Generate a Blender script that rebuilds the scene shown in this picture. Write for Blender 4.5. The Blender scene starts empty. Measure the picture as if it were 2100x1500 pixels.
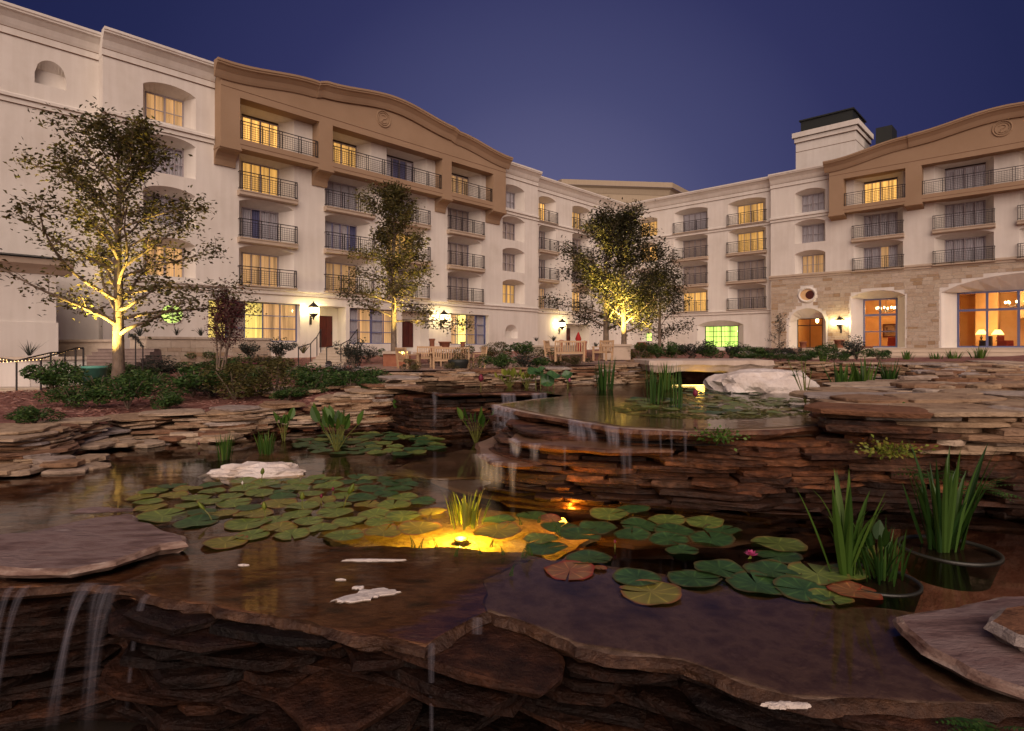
import bpy, math, random
import numpy as np
from mathutils import Vector, Matrix, noise
random.seed(7); rng = np.random.default_rng(7)
sc = bpy.context.scene
COL = sc.collection
F = 1213.0
# ------------------------------------------------------------------ camera
cam = bpy.data.cameras.new("camera"); camo = bpy.data.objects.new("camera", cam); COL.objects.link(camo)
camo.location = (0, 0, 0); camo.rotation_euler = (math.radians(90), 0, 0)
cam.sensor_width = 36; cam.lens = 36 * F / 2100; cam.shift_y = -38 / 2100; cam.clip_start = .05; cam.clip_end = 3000
sc.camera = camo
# ------------------------------------------------------------------ dusk sky
w = bpy.data.worlds.new("World"); sc.world = w; w.use_nodes = True
wn, wl = w.node_tree.nodes, w.node_tree.links
bg = wn["Background"]
tc = wn.new("ShaderNodeTexCoord")
def wdot(v):
    v = Vector(v).normalized()
    d = wn.new("ShaderNodeVectorMath"); d.operation = "DOT_PRODUCT"; d.inputs[1].default_value = v
    wl.new(tc.outputs["Generated"], d.inputs[0]); return d.outputs["Value"]
def ramp(nodes, stops, interp="LINEAR"):
    r = nodes.new("ShaderNodeValToRGB"); e = r.color_ramp.elements; r.color_ramp.interpolation = interp
    while len(e) < len(stops): e.new(.5)
    for i, (p, c) in enumerate(stops): e[i].position = p; e[i].color = (*c, 1)
    return r
mr = wn.new("ShaderNodeMapRange"); mr.inputs["From Min"].default_value = -1; mr.inputs["From Max"].default_value = 1
wl.new(wdot((.06, 1, .1)), mr.inputs["Value"])
rp = ramp(wn, [(0, (.30, .16, .13)), (.12, (.09, .06, .085)), (.45, (.018, .02, .072)), (.82, (.0105, .0135, .060)), (.89, (.017, .021, .078)), (.94, (.030, .033, .108)), (.975, (.060, .064, .16)), (1, (.115, .115, .23))])
wl.new(mr.outputs[0], rp.inputs[0]); wl.new(rp.outputs[0], bg.inputs[0])
bg.inputs[1].default_value = .92
# afterglow of the set sun behind the camera
sun = bpy.data.lights.new("afterglow_sun", "SUN"); sun.energy = 2.95; sun.angle = math.radians(70); sun.color = (1, .77, .64)
so = bpy.data.objects.new("afterglow_sun", sun); COL.objects.link(so)
so.rotation_euler = Vector((-.05, 1, -.62)).to_track_quat("-Z", "Y").to_euler()
vs = sc.view_settings; vs.view_transform = "Standard"; vs.look = "None"; vs.exposure = .15; vs.gamma = 1; vs.use_curve_mapping = False
sc.cycles.max_bounces = 6; sc.cycles.transparent_max_bounces = 12; sc.cycles.caustics_reflective = False; sc.cycles.caustics_refractive = False
sc.cycles.sample_clamp_indirect = 4

# ------------------------------------------------------------------ helpers
def P(px, py, Y): return Vector(((px - 1050) / F * Y, Y, (712 - py) / F * Y))
def G(px, py, z):
    Y = z * F / (712 - py); return Vector(((px - 1050) / F * Y, Y, z))
def tag(o, label=None, cat=None, group=None, kind=None):
    if label: o["label"] = label
    if cat: o["category"] = cat
    if group: o["group"] = group
    if kind: o["kind"] = kind
    return o
def empty(name, loc, rz=0, label=None, cat=None, group=None):
    o = bpy.data.objects.new(name, None); COL.objects.link(o); o.location = loc; o.rotation_euler = (0, 0, rz)
    return tag(o, label, cat, group)
def link(name, me, parent=None, loc=(0, 0, 0), rot=(0, 0, 0), scl=(1, 1, 1)):
    o = bpy.data.objects.new(name, me); COL.objects.link(o)
    if parent: o.parent = parent
    o.location = loc; o.rotation_euler = rot; o.scale = scl
    return o
def copy_tree(o, parent=None):
    c = o.copy(); COL.objects.link(c); c.parent = parent
    for ch in [q for q in o.children]: copy_tree(ch, c)
    return c
class MB:
    def __init__(s): s.v = []; s.f = []; s.m = []
    def add(s, vs, fs, m=0):
        n = len(s.v); s.v += [tuple(q) for q in vs]; s.f += [tuple(n + i for i in f) for f in fs]; s.m += [m] * len(fs)
    def quad(s, a, b, c, d, m=0): s.add([a, b, c, d], [(0, 1, 2, 3)], m)
    def box(s, x0, x1, y0, y1, z0, z1, m=0):
        s.add([(x0, y0, z0), (x1, y0, z0), (x1, y1, z0), (x0, y1, z0), (x0, y0, z1), (x1, y0, z1), (x1, y1, z1), (x0, y1, z1)],
              [(0, 3, 2, 1), (4, 5, 6, 7), (0, 1, 5, 4), (1, 2, 6, 5), (2, 3, 7, 6), (3, 0, 4, 7)], m)
    def tube(s, pts, rad, n=6, m=0, cap=True):
        pts = [Vector(p) for p in pts]
        if not hasattr(rad, "__len__"): rad = [rad] * len(pts)
        vs, fs = [], []; up = Vector((0, 0, 1)); prev = None
        for i, p in enumerate(pts):
            d = (pts[min(i + 1, len(pts) - 1)] - pts[max(i - 1, 0)]).normalized()
            a = prev - d * prev.dot(d) if prev is not None else (Vector((1, 0, 0)) if abs(d.z) > .9 else up).cross(d)
            if a.length < 1e-4: a = Vector((1, .1, 0)).cross(d)
            a.normalize(); b = d.cross(a); prev = a
            for k in range(n):
                t = 2 * math.pi * k / n; vs.append(p + (a * math.cos(t) + b * math.sin(t)) * rad[i])
        for i in range(len(pts) - 1):
            for k in range(n):
                k2 = (k + 1) % n; fs.append((i * n + k, i * n + k2, (i + 1) * n + k2, (i + 1) * n + k))
        if cap: fs += [tuple(reversed(range(n))), tuple(range((len(pts) - 1) * n, len(pts) * n))]
        s.add(vs, fs, m)
    def lathe(s, prof, n=20, c=(0, 0, 0), m=0):
        vs = []; fs = []
        for r, z in prof:
            for k in range(n):
                t = 2 * math.pi * k / n; vs.append((c[0] + r * math.cos(t), c[1] + r * math.sin(t), c[2] + z))
        for i in range(len(prof) - 1):
            for k in range(n):
                k2 = (k + 1) % n; fs.append((i * n + k, i * n + k2, (i + 1) * n + k2, (i + 1) * n + k))
        s.add(vs, fs, m)
    def mesh(s, name, mats, smooth=False):
        me = bpy.data.meshes.new(name); me.from_pydata(s.v, [], s.f)
        for q in (mats if isinstance(mats, (list, tuple)) else [mats]): me.materials.append(q)
        me.polygons.foreach_set("material_index", s.m)
        if smooth: me.polygons.foreach_set("use_smooth", [True] * len(s.f))
        me.update(); return me
    def build(s, name, mats, parent=None, smooth=False, **k): return link(name, s.mesh(name, mats, smooth), parent, **k)

# ------------------------------------------------------------------ materials
def mat(name, base=(.5, .5, .5), rough=.8, var=None, scale=6, bump=0, bscale=30, spec=.5, metallic=0, coat=0, stretch=(1, 1, 1), rnd=None, detail=6, bdist=.02, stops=None, trans=0):
    """principled with noise colour variation in object space (+ random tint per object or island)"""
    m = bpy.data.materials.new(name); m.use_nodes = True; n, l = m.node_tree.nodes, m.node_tree.links
    b = n["Principled BSDF"]; b.inputs["Roughness"].default_value = rough; b.inputs["Base Color"].default_value = (*base, 1)
    b.inputs["Specular IOR Level"].default_value = spec; b.inputs["Metallic"].default_value = metallic; b.inputs["Coat Weight"].default_value = coat
    if trans: b.inputs["Subsurface Weight"].default_value = 0
    t = n.new("ShaderNodeTexCoord"); mp = n.new("ShaderNodeMapping"); mp.inputs["Scale"].default_value = stretch
    g = n.new("ShaderNodeNewGeometry"); oi = n.new("ShaderNodeObjectInfo")
    ad = n.new("ShaderNodeVectorMath"); ad.operation = "MULTIPLY_ADD"; ad.inputs[1].default_value = (1, 1, 1)
    l.new(g.outputs["Position"], ad.inputs[0]); l.new(oi.outputs["Random"], ad.inputs[2]); l.new(ad.outputs[0], mp.inputs[0])
    col = None
    if stops:
        nz = n.new("ShaderNodeTexNoise"); nz.inputs["Scale"].default_value = scale; nz.inputs["Detail"].default_value = detail; nz.inputs["Roughness"].default_value = .62
        l.new(mp.outputs[0], nz.inputs[0]); r = ramp(n, stops); l.new(nz.outputs[0], r.inputs[0]); col = r.outputs[0]
    if rnd:  # list of colour stops chosen per object / per island
        a = n.new("ShaderNodeMath"); a.operation = "ADD"; l.new(oi.outputs["Random"], a.inputs[0]); l.new(g.outputs["Random Per Island"], a.inputs[1])
        fr = n.new("ShaderNodeMath"); fr.operation = "FRACT"; l.new(a.outputs[0], fr.inputs[0])
        r2 = ramp(n, rnd); l.new(fr.outputs[0], r2.inputs[0])
        if col:
            mx = n.new("ShaderNodeMix"); mx.data_type = "RGBA"; mx.blend_type = "MULTIPLY"; mx.inputs[0].default_value = 1
            l.new(r2.outputs[0], mx.inputs[6]); l.new(col, mx.inputs[7]); col = mx.outputs[2]
        else: col = r2.outputs[0]
    if col: l.new(col, b.inputs["Base Color"])
    if bump:
        nb = n.new("ShaderNodeTexNoise"); nb.inputs["Scale"].default_value = bscale; nb.inputs["Detail"].default_value = 7; nb.inputs["Roughness"].default_value = .65
        l.new(mp.outputs[0], nb.inputs[0]); bp = n.new("ShaderNodeBump"); bp.inputs["Strength"].default_value = bump; bp.inputs["Distance"].default_value = bdist
        l.new(nb.outputs[0], bp.inputs["Height"]); l.new(bp.outputs[0], b.inputs["Normal"])
    return m
def emis(name, c, s):
    m = bpy.data.materials.new(name); m.use_nodes = True; b = m.node_tree.nodes["Principled BSDF"]
    b.inputs["Base Color"].default_value = (*c, 1); b.inputs["Emission Color"].default_value = (*c, 1); b.inputs["Emission Strength"].default_value = s
    return m
M = {}
M["stucco"] = mat("white_stucco", rough=.92, scale=.35, stops=[(.25, (.60, .56, .50)), (.5, (.69, .655, .60)), (.75, (.73, .70, .64))], bump=.25, bscale=14, bdist=.02, spec=.2)
def streaks(m, amt=.16):
    n, l = m.node_tree.nodes, m.node_tree.links; b = n["Principled BSDF"]; src = b.inputs["Base Color"].links[0].from_socket
    g = n.new("ShaderNodeNewGeometry"); mp = n.new("ShaderNodeMapping"); mp.inputs["Scale"].default_value = (2.2, 2.2, .16); nz = n.new("ShaderNodeTexNoise"); nz.inputs["Scale"].default_value = 1.4; nz.inputs["Detail"].default_value = 8
    l.new(g.outputs["Position"], mp.inputs[0]); l.new(mp.outputs[0], nz.inputs[0]); r = ramp(n, [(.42, (1 - amt, 1 - amt * 1.1, 1 - amt * 1.3)), (.6, (1, 1, 1))]); l.new(nz.outputs[0], r.inputs[0])
    mx = n.new("ShaderNodeMix"); mx.data_type = "RGBA"; mx.blend_type = "MULTIPLY"; mx.inputs[0].default_value = 1; l.new(src, mx.inputs[6]); l.new(r.outputs[0], mx.inputs[7]); l.new(mx.outputs[2], b.inputs["Base Color"])
streaks(M["stucco"], .05)
M["beige"] = mat("beige_stucco", rough=.92, scale=.4, stops=[(.3, (.30, .205, .13)), (.7, (.35, .245, .16))], bump=.2, bscale=14, bdist=.02, spec=.2)
M["trim"] = mat("tan_trim", rough=.85, scale=1, stops=[(.3, (.42, .34, .26)), (.7, (.50, .41, .32))], spec=.2)
M["groove"] = mat("groove", (.16, .085, .045), .9)
M["iron"] = mat("dark_iron", (.018, .014, .015), .5)
M["frame"] = mat("window_frame", (.38, .34, .36), .5)
M["blue"] = mat("blue_frame", (.115, .13, .25), .5)
M["door"] = mat("red_wood_door", rough=.5, scale=3, stretch=(6, 6, .6), stops=[(.35, (.05, .008, .005)), (.7, (.10, .016, .009))])
M["block"] = mat("limestone_block", rough=.9, scale=5, stops=[(.25, (.75, .72, .70)), (.75, (1, 1, 1))], rnd=[(0, (.50, .42, .32)), (.35, (.56, .48, .38)), (.62, (.46, .36, .26)), (.8, (.58, .50, .41)), (.93, (.38, .27, .17)), (1, (.42, .31, .20))], bump=.5, bscale=18, bdist=.02, spec=.2)
M["roof"] = mat("dark_roof", (.012, .016, .014), .6)
M["roofmetal"] = mat("roof_deck", (.06, .05, .05), .8)
M["room"] = mat("warm_room_wall", rough=.9, scale=1.5, stops=[(.3, (.66, .42, .20)), (.7, (.74, .50, .27))])
M["wood"] = mat("teak", rough=.65, scale=4, stretch=(1, 1, 5), stops=[(.3, (.42, .27, .15)), (.7, (.56, .38, .22))])
M["terra"] = mat("terracotta", rough=.85, scale=6, stops=[(.3, (.28, .10, .05)), (.7, (.36, .15, .085))])
M["bark"] = mat("bark", rough=.95, scale=7, stretch=(1, 1, .5), stops=[(.3, (.12, .085, .06)), (.7, (.27, .21, .16))], bump=.8, bscale=24, bdist=.03)
DRY = [(0, (.42, .30, .20)), (.15, (.58, .46, .33)), (.3, (.33, .20, .12)), (.42, (.62, .52, .41)), (.55, (.46, .33, .21)), (.66, (.24, .11, .06)), (.76, (.54, .42, .30)), (.86, (.42, .38, .38)), (.93, (.60, .54, .48)), (1, (.27, .14, .08))]
M["stone"] = mat("dry_flagstone", rough=.88, scale=7, stops=[(.28, (.34, .28, .24)), (.45, (.72, .66, .60)), (.7, (.98, .92, .86))], rnd=DRY, bump=1, bscale=20, bdist=.035, spec=.3, stretch=(1, 1, 2.2))
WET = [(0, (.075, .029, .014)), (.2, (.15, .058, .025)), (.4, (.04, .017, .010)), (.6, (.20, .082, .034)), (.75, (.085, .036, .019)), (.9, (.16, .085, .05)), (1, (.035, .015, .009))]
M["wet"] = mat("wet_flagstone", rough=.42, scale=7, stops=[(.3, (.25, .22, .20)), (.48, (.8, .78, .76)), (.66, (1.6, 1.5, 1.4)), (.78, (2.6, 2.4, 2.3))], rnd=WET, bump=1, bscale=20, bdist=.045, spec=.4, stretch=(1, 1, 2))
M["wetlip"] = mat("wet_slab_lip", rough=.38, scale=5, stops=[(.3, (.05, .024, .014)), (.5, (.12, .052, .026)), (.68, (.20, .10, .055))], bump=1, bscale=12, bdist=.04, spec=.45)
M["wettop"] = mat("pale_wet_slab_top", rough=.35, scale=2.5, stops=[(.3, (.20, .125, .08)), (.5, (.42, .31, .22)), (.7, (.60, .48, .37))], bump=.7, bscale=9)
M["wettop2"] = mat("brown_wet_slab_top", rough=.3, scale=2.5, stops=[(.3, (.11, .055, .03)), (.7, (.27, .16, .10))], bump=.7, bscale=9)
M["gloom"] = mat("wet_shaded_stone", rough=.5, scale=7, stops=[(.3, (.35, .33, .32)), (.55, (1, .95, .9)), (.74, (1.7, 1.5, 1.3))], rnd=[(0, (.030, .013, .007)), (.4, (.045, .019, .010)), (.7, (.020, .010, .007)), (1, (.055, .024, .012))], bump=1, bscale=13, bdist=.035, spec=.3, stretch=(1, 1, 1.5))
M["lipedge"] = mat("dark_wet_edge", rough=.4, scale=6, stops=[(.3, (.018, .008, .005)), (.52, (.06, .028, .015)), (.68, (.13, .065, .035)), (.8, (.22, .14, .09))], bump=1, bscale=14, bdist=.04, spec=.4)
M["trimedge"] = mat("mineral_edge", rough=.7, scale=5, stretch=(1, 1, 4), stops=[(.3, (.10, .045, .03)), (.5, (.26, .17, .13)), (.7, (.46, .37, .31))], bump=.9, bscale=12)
M["purple"] = mat("purple_slab", rough=.62, scale=2.6, detail=12, stops=[(.3, (.06, .032, .03)), (.44, (.17, .105, .095)), (.56, (.24, .17, .155)), (.66, (.15, .10, .095)), (.76, (.36, .29, .27))], bump=.7, bscale=9, bdist=.03, stretch=(1, 2.6, 1), spec=.4)
M["under"] = mat("submerged_slab", rough=.7, scale=2.6, detail=12, stops=[(.36, (.035, .014, .007)), (.45, (.16, .06, .025)), (.53, (.30, .14, .065)), (.58, (.17, .07, .032)), (.66, (.46, .29, .19)), (.73, (.80, .70, .62))], bump=1, bscale=14, bdist=.04, stretch=(1, 2, 1))
M["slate"] = mat("submerged_grey_slab", rough=.7, scale=2.8, detail=12, stops=[(.34, (.05, .028, .018)), (.46, (.16, .10, .068)), (.54, (.25, .17, .125)), (.62, (.14, .085, .058)), (.74, (.46, .34, .26))], bump=1, bscale=8, bdist=.03)
M["white"] = mat("white_limestone", rough=.85, scale=3, stops=[(.2, (.38, .29, .22)), (.42, (.66, .57, .50)), (.7, (.80, .74, .70))], bump=1, bscale=9, bdist=.05)
M["deep"] = mat("wet_stone_dark_for_shade", rough=.45, scale=7, stops=[(.3, (.3, .28, .27)), (.55, (1, .95, .9)), (.72, (2.2, 2.0, 1.7))], rnd=[(0, (.011, .0048, .003)), (.35, (.020, .008, .0045)), (.6, (.006, .0032, .0024)), (.85, (.028, .011, .006)), (1, (.055, .023, .012))], bump=1, bscale=11, bdist=.05, spec=.25, stretch=(1, 1, 1.5))  # wet stone darkened further to put the front face's shade into its colour
M["mud"] = mat("pond_bed", (.022, .014, .009), .9, scale=2, stops=[(.3, (.014, .009, .006)), (.7, (.05, .03, .018))])
M["mulch"] = mat("mulch", rough=.95, scale=5, stops=[(.3, (.13, .045, .032)), (.55, (.28, .115, .085)), (.75, (.44, .24, .19))], bump=1, bscale=22, bdist=.05)
M["chip"] = mat("mulch_chip", rough=.95, rnd=[(0, (.14, .045, .03)), (.5, (.32, .14, .10)), (.85, (.48, .29, .23)), (1, (.18, .07, .05))])
M["white_paint"] = mat("white_petal", (.80, .74, .72), .7)
def leafmat(name, stops, rough=.5, tr=.25):
    m = bpy.data.materials.new(name); m.use_nodes = True; n, l = m.node_tree.nodes, m.node_tree.links
    b = n["Principled BSDF"]; b.inputs["Roughness"].default_value = rough; b.inputs["Specular IOR Level"].default_value = .35
    g = n.new("ShaderNodeNewGeometry"); oi = n.new("ShaderNodeObjectInfo"); a = n.new("ShaderNodeMath"); a.operation = "ADD"; f = n.new("ShaderNodeMath"); f.operation = "FRACT"
    l.new(oi.outputs["Random"], a.inputs[0]); l.new(g.outputs["Random Per Island"], a.inputs[1]); l.new(a.outputs[0], f.inputs[0])
    r = ramp(n, stops); l.new(f.outputs[0], r.inputs[0]); l.new(r.outputs[0], b.inputs["Base Color"])
    t = n.new("ShaderNodeBsdfTranslucent"); l.new(r.outputs[0], t.inputs[0]); mx = n.new("ShaderNodeMixShader"); mx.inputs[0].default_value = tr
    l.new(b.outputs[0], mx.inputs[1]); l.new(t.outputs[0], mx.inputs[2]); l.new(mx.outputs[0], n["Material Output"].inputs[0])
    return m
M["leaf"] = leafmat("tree_leaf", [(0, (.05, .05, .018)), (.5, (.105, .095, .03)), (.85, (.15, .12, .035)), (1, (.07, .045, .02))])
M["leafdark"] = leafmat("dark_tree_leaf", [(0, (.028, .03, .014)), (.6, (.055, .052, .022)), (1, (.08, .065, .025))])
M["maroon"] = leafmat("maroon_leaf", [(0, (.09, .028, .035)), (.5, (.17, .05, .06)), (1, (.12, .06, .04))])
M["shrub"] = leafmat("shrub_leaf", [(0, (.02, .055, .014)), (.5, (.05, .11, .026)), (.9, (.10, .17, .038)), (1, (.07, .07, .022))])
M["olive"] = leafmat("olive_shrub_leaf", [(0, (.05, .05, .016)), (.5, (.10, .10, .028)), (1, (.15, .12, .035))])
M["bluegreen"] = leafmat("dark_shrub_leaf", [(0, (.02, .028, .022)), (.6, (.045, .055, .04)), (1, (.075, .08, .06))])
M["blade"] = leafmat("blade_leaf", [(0, (.035, .085, .014)), (.5, (.07, .15, .022)), (1, (.13, .21, .035))], .4, .3)
M["blade_dark"] = leafmat("dark_blade_leaf", [(0, (.02, .06, .012)), (.6, (.045, .11, .018)), (1, (.08, .16, .03))], .4, .3)
M["yellowgreen"] = leafmat("yellow_green_leaf", [(0, (.12, .17, .02)), (.6, (.24, .28, .04)), (1, (.32, .28, .05))], .45, .3)
M["petal_pink"] = leafmat("pink_petal", [(0, (.55, .06, .22)), (1, (.72, .16, .36))], .6, .3)
M["petal_red"] = leafmat("red_bud", [(0, (.13, .012, .03)), (1, (.2, .02, .05))], .5, .1)
M["petal_white"] = leafmat("white_flower", [(0, (.72, .66, .62)), (1, (.85, .80, .76))], .7, .2)
M["stemg"] = mat("stem", (.14, .15, .03), .6)
def padmat(name, c1, c2, edge):
    m = mat(name, rough=.34, scale=9, stops=[(.3, c1), (.7, c2)], bump=.4, bscale=7, bdist=.01, spec=.55)
    n, l = m.node_tree.nodes, m.node_tree.links; b = n["Principled BSDF"]
    src = b.inputs["Base Color"].links[0].from_socket
    t = n.new("ShaderNodeTexCoord"); ln = n.new("ShaderNodeVectorMath"); ln.operation = "LENGTH"; l.new(t.outputs["Object"], ln.inputs[0])
    # darker thin veins radiate from the notch, coloured rim
    sx = n.new("ShaderNodeSeparateXYZ"); l.new(t.outputs["Object"], sx.inputs[0]); at = n.new("ShaderNodeMath"); at.operation = "ARCTAN2"; l.new(sx.outputs[1], at.inputs[0]); l.new(sx.outputs[0], at.inputs[1])
    mu = n.new("ShaderNodeMath"); mu.operation = "MULTIPLY"; mu.inputs[1].default_value = 9; l.new(at.outputs[0], mu.inputs[0]); co = n.new("ShaderNodeMath"); co.operation = "COSINE"; l.new(mu.outputs[0], co.inputs[0])
    r = ramp(n, [(0, (.92, .92, .92)), (.86, (1, 1, 1)), (1, (1.9, 1.8, 1.4))]); l.new(co.outputs[0], r.inputs[0])
    mx = n.new("ShaderNodeMix"); mx.data_type = "RGBA"; mx.blend_type = "MULTIPLY"; mx.inputs[0].default_value = .8; l.new(src, mx.inputs[6]); l.new(r.outputs[0], mx.inputs[7])
    r2 = ramp(n, [(.84, (0, 0, 0)), (1, (1, 1, 1))]); l.new(ln.outputs["Value"], r2.inputs[0])
    m2 = n.new("ShaderNodeMix"); m2.data_type = "RGBA"; l.new(r2.outputs[0], m2.inputs[0]); l.new(mx.outputs[2], m2.inputs[6]); m2.inputs[7].default_value = (*edge, 1)
    l.new(m2.outputs[2], b.inputs["Base Color"]); tl = n.new("ShaderNodeBsdfTranslucent"); l.new(m2.outputs[2], tl.inputs[0]); ms = n.new("ShaderNodeMixShader"); ms.inputs[0].default_value = .3; l.new(b.outputs[0], ms.inputs[1]); l.new(tl.outputs[0], ms.inputs[2]); l.new(ms.outputs[0], n["Material Output"].inputs[0]); return m
M["pad"] = padmat("green_lily_pad", (.03, .085, .032), (.085, .185, .06), (.12, .09, .03))
M["pad2"] = padmat("light_lily_pad", (.12, .20, .045), (.27, .34, .085), (.26, .17, .05))
M["pad3"] = padmat("yellow_lily_pad", (.22, .22, .04), (.34, .29, .07), (.30, .12, .05))
M["pad4"] = padmat("red_lily_pad", (.30, .09, .05), (.40, .22, .10), (.35, .05, .03))
# water
def water(name, rough, tint, bstr, bsc, stretch):
    m = bpy.data.materials.new(name); m.use_nodes = True; n, l = m.node_tree.nodes, m.node_tree.links; n.remove(n["Principled BSDF"])
    tr = n.new("ShaderNodeBsdfTransparent"); tr.inputs[0].default_value = (*tint, 1); gl = n.new("ShaderNodeBsdfGlossy"); gl.inputs["Roughness"].default_value = rough
    fr = n.new("ShaderNodeFresnel"); fr.inputs[0].default_value = 1.38; mx = n.new("ShaderNodeMixShader")
    g = n.new("ShaderNodeNewGeometry"); mp = n.new("ShaderNodeMapping"); mp.inputs["Scale"].default_value = stretch; nz = n.new("ShaderNodeTexNoise"); nz.inputs["Scale"].default_value = bsc; nz.inputs["Detail"].default_value = 3
    l.new(g.outputs["Position"], mp.inputs[0]); l.new(mp.outputs[0], nz.inputs[0]); bp = n.new("ShaderNodeBump"); bp.inputs["Strength"].default_value = bstr; bp.inputs["Distance"].default_value = .02
    l.new(nz.outputs[0], bp.inputs["Height"]); l.new(bp.outputs[0], gl.inputs["Normal"]); l.new(bp.outputs[0], fr.inputs["Normal"])
    l.new(fr.outputs[0], mx.inputs[0]); l.new(tr.outputs[0], mx.inputs[1]); l.new(gl.outputs[0], mx.inputs[2]); l.new(mx.outputs[0], n["Material Output"].inputs[0])
    return m
M["water"] = water("pond_water", .06, (.93, .83, .70), .12, 2.2, (1, 1.8, 1))
M["water2"] = water("upper_pond_water", .05, (.82, .70, .55), .16, 5, (1, 2.6, 1))
M["glass"] = water("window_glass", .01, (.92, .92, .92), 0, 1, (1, 1, 1))
m = bpy.data.materials.new("falling_water"); m.use_nodes = True; n, l = m.node_tree.nodes, m.node_tree.links
b = n["Principled BSDF"]; b.inputs["Base Color"].default_value = (.62, .60, .72, 1); b.inputs["Roughness"].default_value = .3
t = n.new("ShaderNodeTexCoord"); mp = n.new("ShaderNodeMapping"); mp.inputs["Scale"].default_value = (7, .8, 1); nz = n.new("ShaderNodeTexNoise"); nz.inputs["Scale"].default_value = 1.0
l.new(t.outputs["UV"], mp.inputs[0]); l.new(mp.outputs[0], nz.inputs[0]); r = ramp(n, [(.30, (.02, .02, .02)), (.7, (.26, .26, .26))]); l.new(nz.outputs[0], r.inputs[0])
sx = n.new("ShaderNodeSeparateXYZ"); l.new(t.outputs["UV"], sx.inputs[0]); r3 = ramp(n, [(0, (0, 0, 0)), (.45, (1, 1, 1)), (.55, (1, 1, 1)), (1, (0, 0, 0))]); l.new(sx.outputs[0], r3.inputs[0])
r4 = ramp(n, [(0, (1, 1, 1)), (.75, (.8, .8, .8)), (1, (0, 0, 0))]); l.new(sx.outputs[1], r4.inputs[0]); m0 = n.new("ShaderNodeMath"); m0.operation = "MULTIPLY"; l.new(r.outputs[0], m0.inputs[0]); l.new(r4.outputs[0], m0.inputs[1])
mm = n.new("ShaderNodeMath"); mm.operation = "MULTIPLY"; l.new(m0.outputs[0], mm.inputs[0]); l.new(r3.outputs[0], mm.inputs[1]); l.new(mm.outputs[0], b.inputs["Alpha"])
M["fall"] = m; M["faint"] = m.copy(); M["faint"].name = "faint_falling_water"
for q_ in M["faint"].node_tree.nodes:
    if q_.type == "VALTORGB" and abs(q_.color_ramp.elements[-1].color[0] - .26) < .01: q_.color_ramp.elements[-1].color = (.13, .13, .13, 1); q_.color_ramp.elements[0].color = (.005, .005, .005, 1)
# curtains: pleated cloth, the lit ones glow from the room behind
def curtain(name, base, ecol, es):
    m = bpy.data.materials.new(name); m.use_nodes = True; n, l = m.node_tree.nodes, m.node_tree.links; b = n["Principled BSDF"]; b.inputs["Roughness"].default_value = .9; b.inputs["Base Color"].default_value = (*base, 1)
    if es:
        t = n.new("ShaderNodeTexCoord"); mp = n.new("ShaderNodeMapping"); mp.inputs["Scale"].default_value = (3.2, .1, .12); nz = n.new("ShaderNodeTexNoise"); nz.inputs["Scale"].default_value = 1.3; nz.inputs["Detail"].default_value = 5
        l.new(t.outputs["Object"], mp.inputs[0]); l.new(mp.outputs[0], nz.inputs[0]); r = ramp(n, [(.32, tuple(c * .38 for c in ecol)), (.52, ecol), (.7, tuple(min(1.6, c * 1.5) for c in ecol))]); l.new(nz.outputs[0], r.inputs[0])
        l.new(r.outputs[0], b.inputs["Emission Color"])
        oi = n.new("ShaderNodeObjectInfo"); mr_ = n.new("ShaderNodeMapRange"); mr_.inputs["To Min"].default_value = es * .55; mr_.inputs["To Max"].default_value = es * 1.35; l.new(oi.outputs["Random"], mr_.inputs["Value"]); l.new(mr_.outputs[0], b.inputs["Emission Strength"])
    return m
M["c_lit"] = curtain("lit_curtain", (.5, .4, .25), (1, .52, .12), .85)
M["c_dim"] = curtain("dim_lit_curtain", (.5, .42, .3), (1, .52, .19), .40)
M["c_off"] = curtain("pale_curtain", (.80, .78, .82), None, 0)
M["c_warm"] = curtain("grey_curtain", (.72, .62, .56), None, 0)
M["c_blue"] = curtain("blue_shaded_curtain", (.22, .23, .42), None, 0)
M["c_green"] = curtain("green_lit_blind", (.4, .45, .2), (.66, 1.0, .18), 1.5)
M["c_gold"] = curtain("bright_yellow_curtain", (.5, .4, .2), (1, .74, .18), 1.5)
M["bulb"] = emis("lamp_bulb", (1, .74, .33), 9)
M["shade"] = emis("lamp_shade", (1, .70, .22), 2.6)
M["lglass"] = emis("lantern_glass", (1, .80, .42), 5)
M["pondlamp"] = emis("pond_lamp_lens", (1, .62, .06), 9)
M["teal"] = mat("teal_bin", (.10, .33, .25), .6)
M["potrim"] = mat("plastic_pot", (.02, .025, .018), .45)
M["papillon"] = mat("grey_post", (.3, .3, .28), .6)
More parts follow.
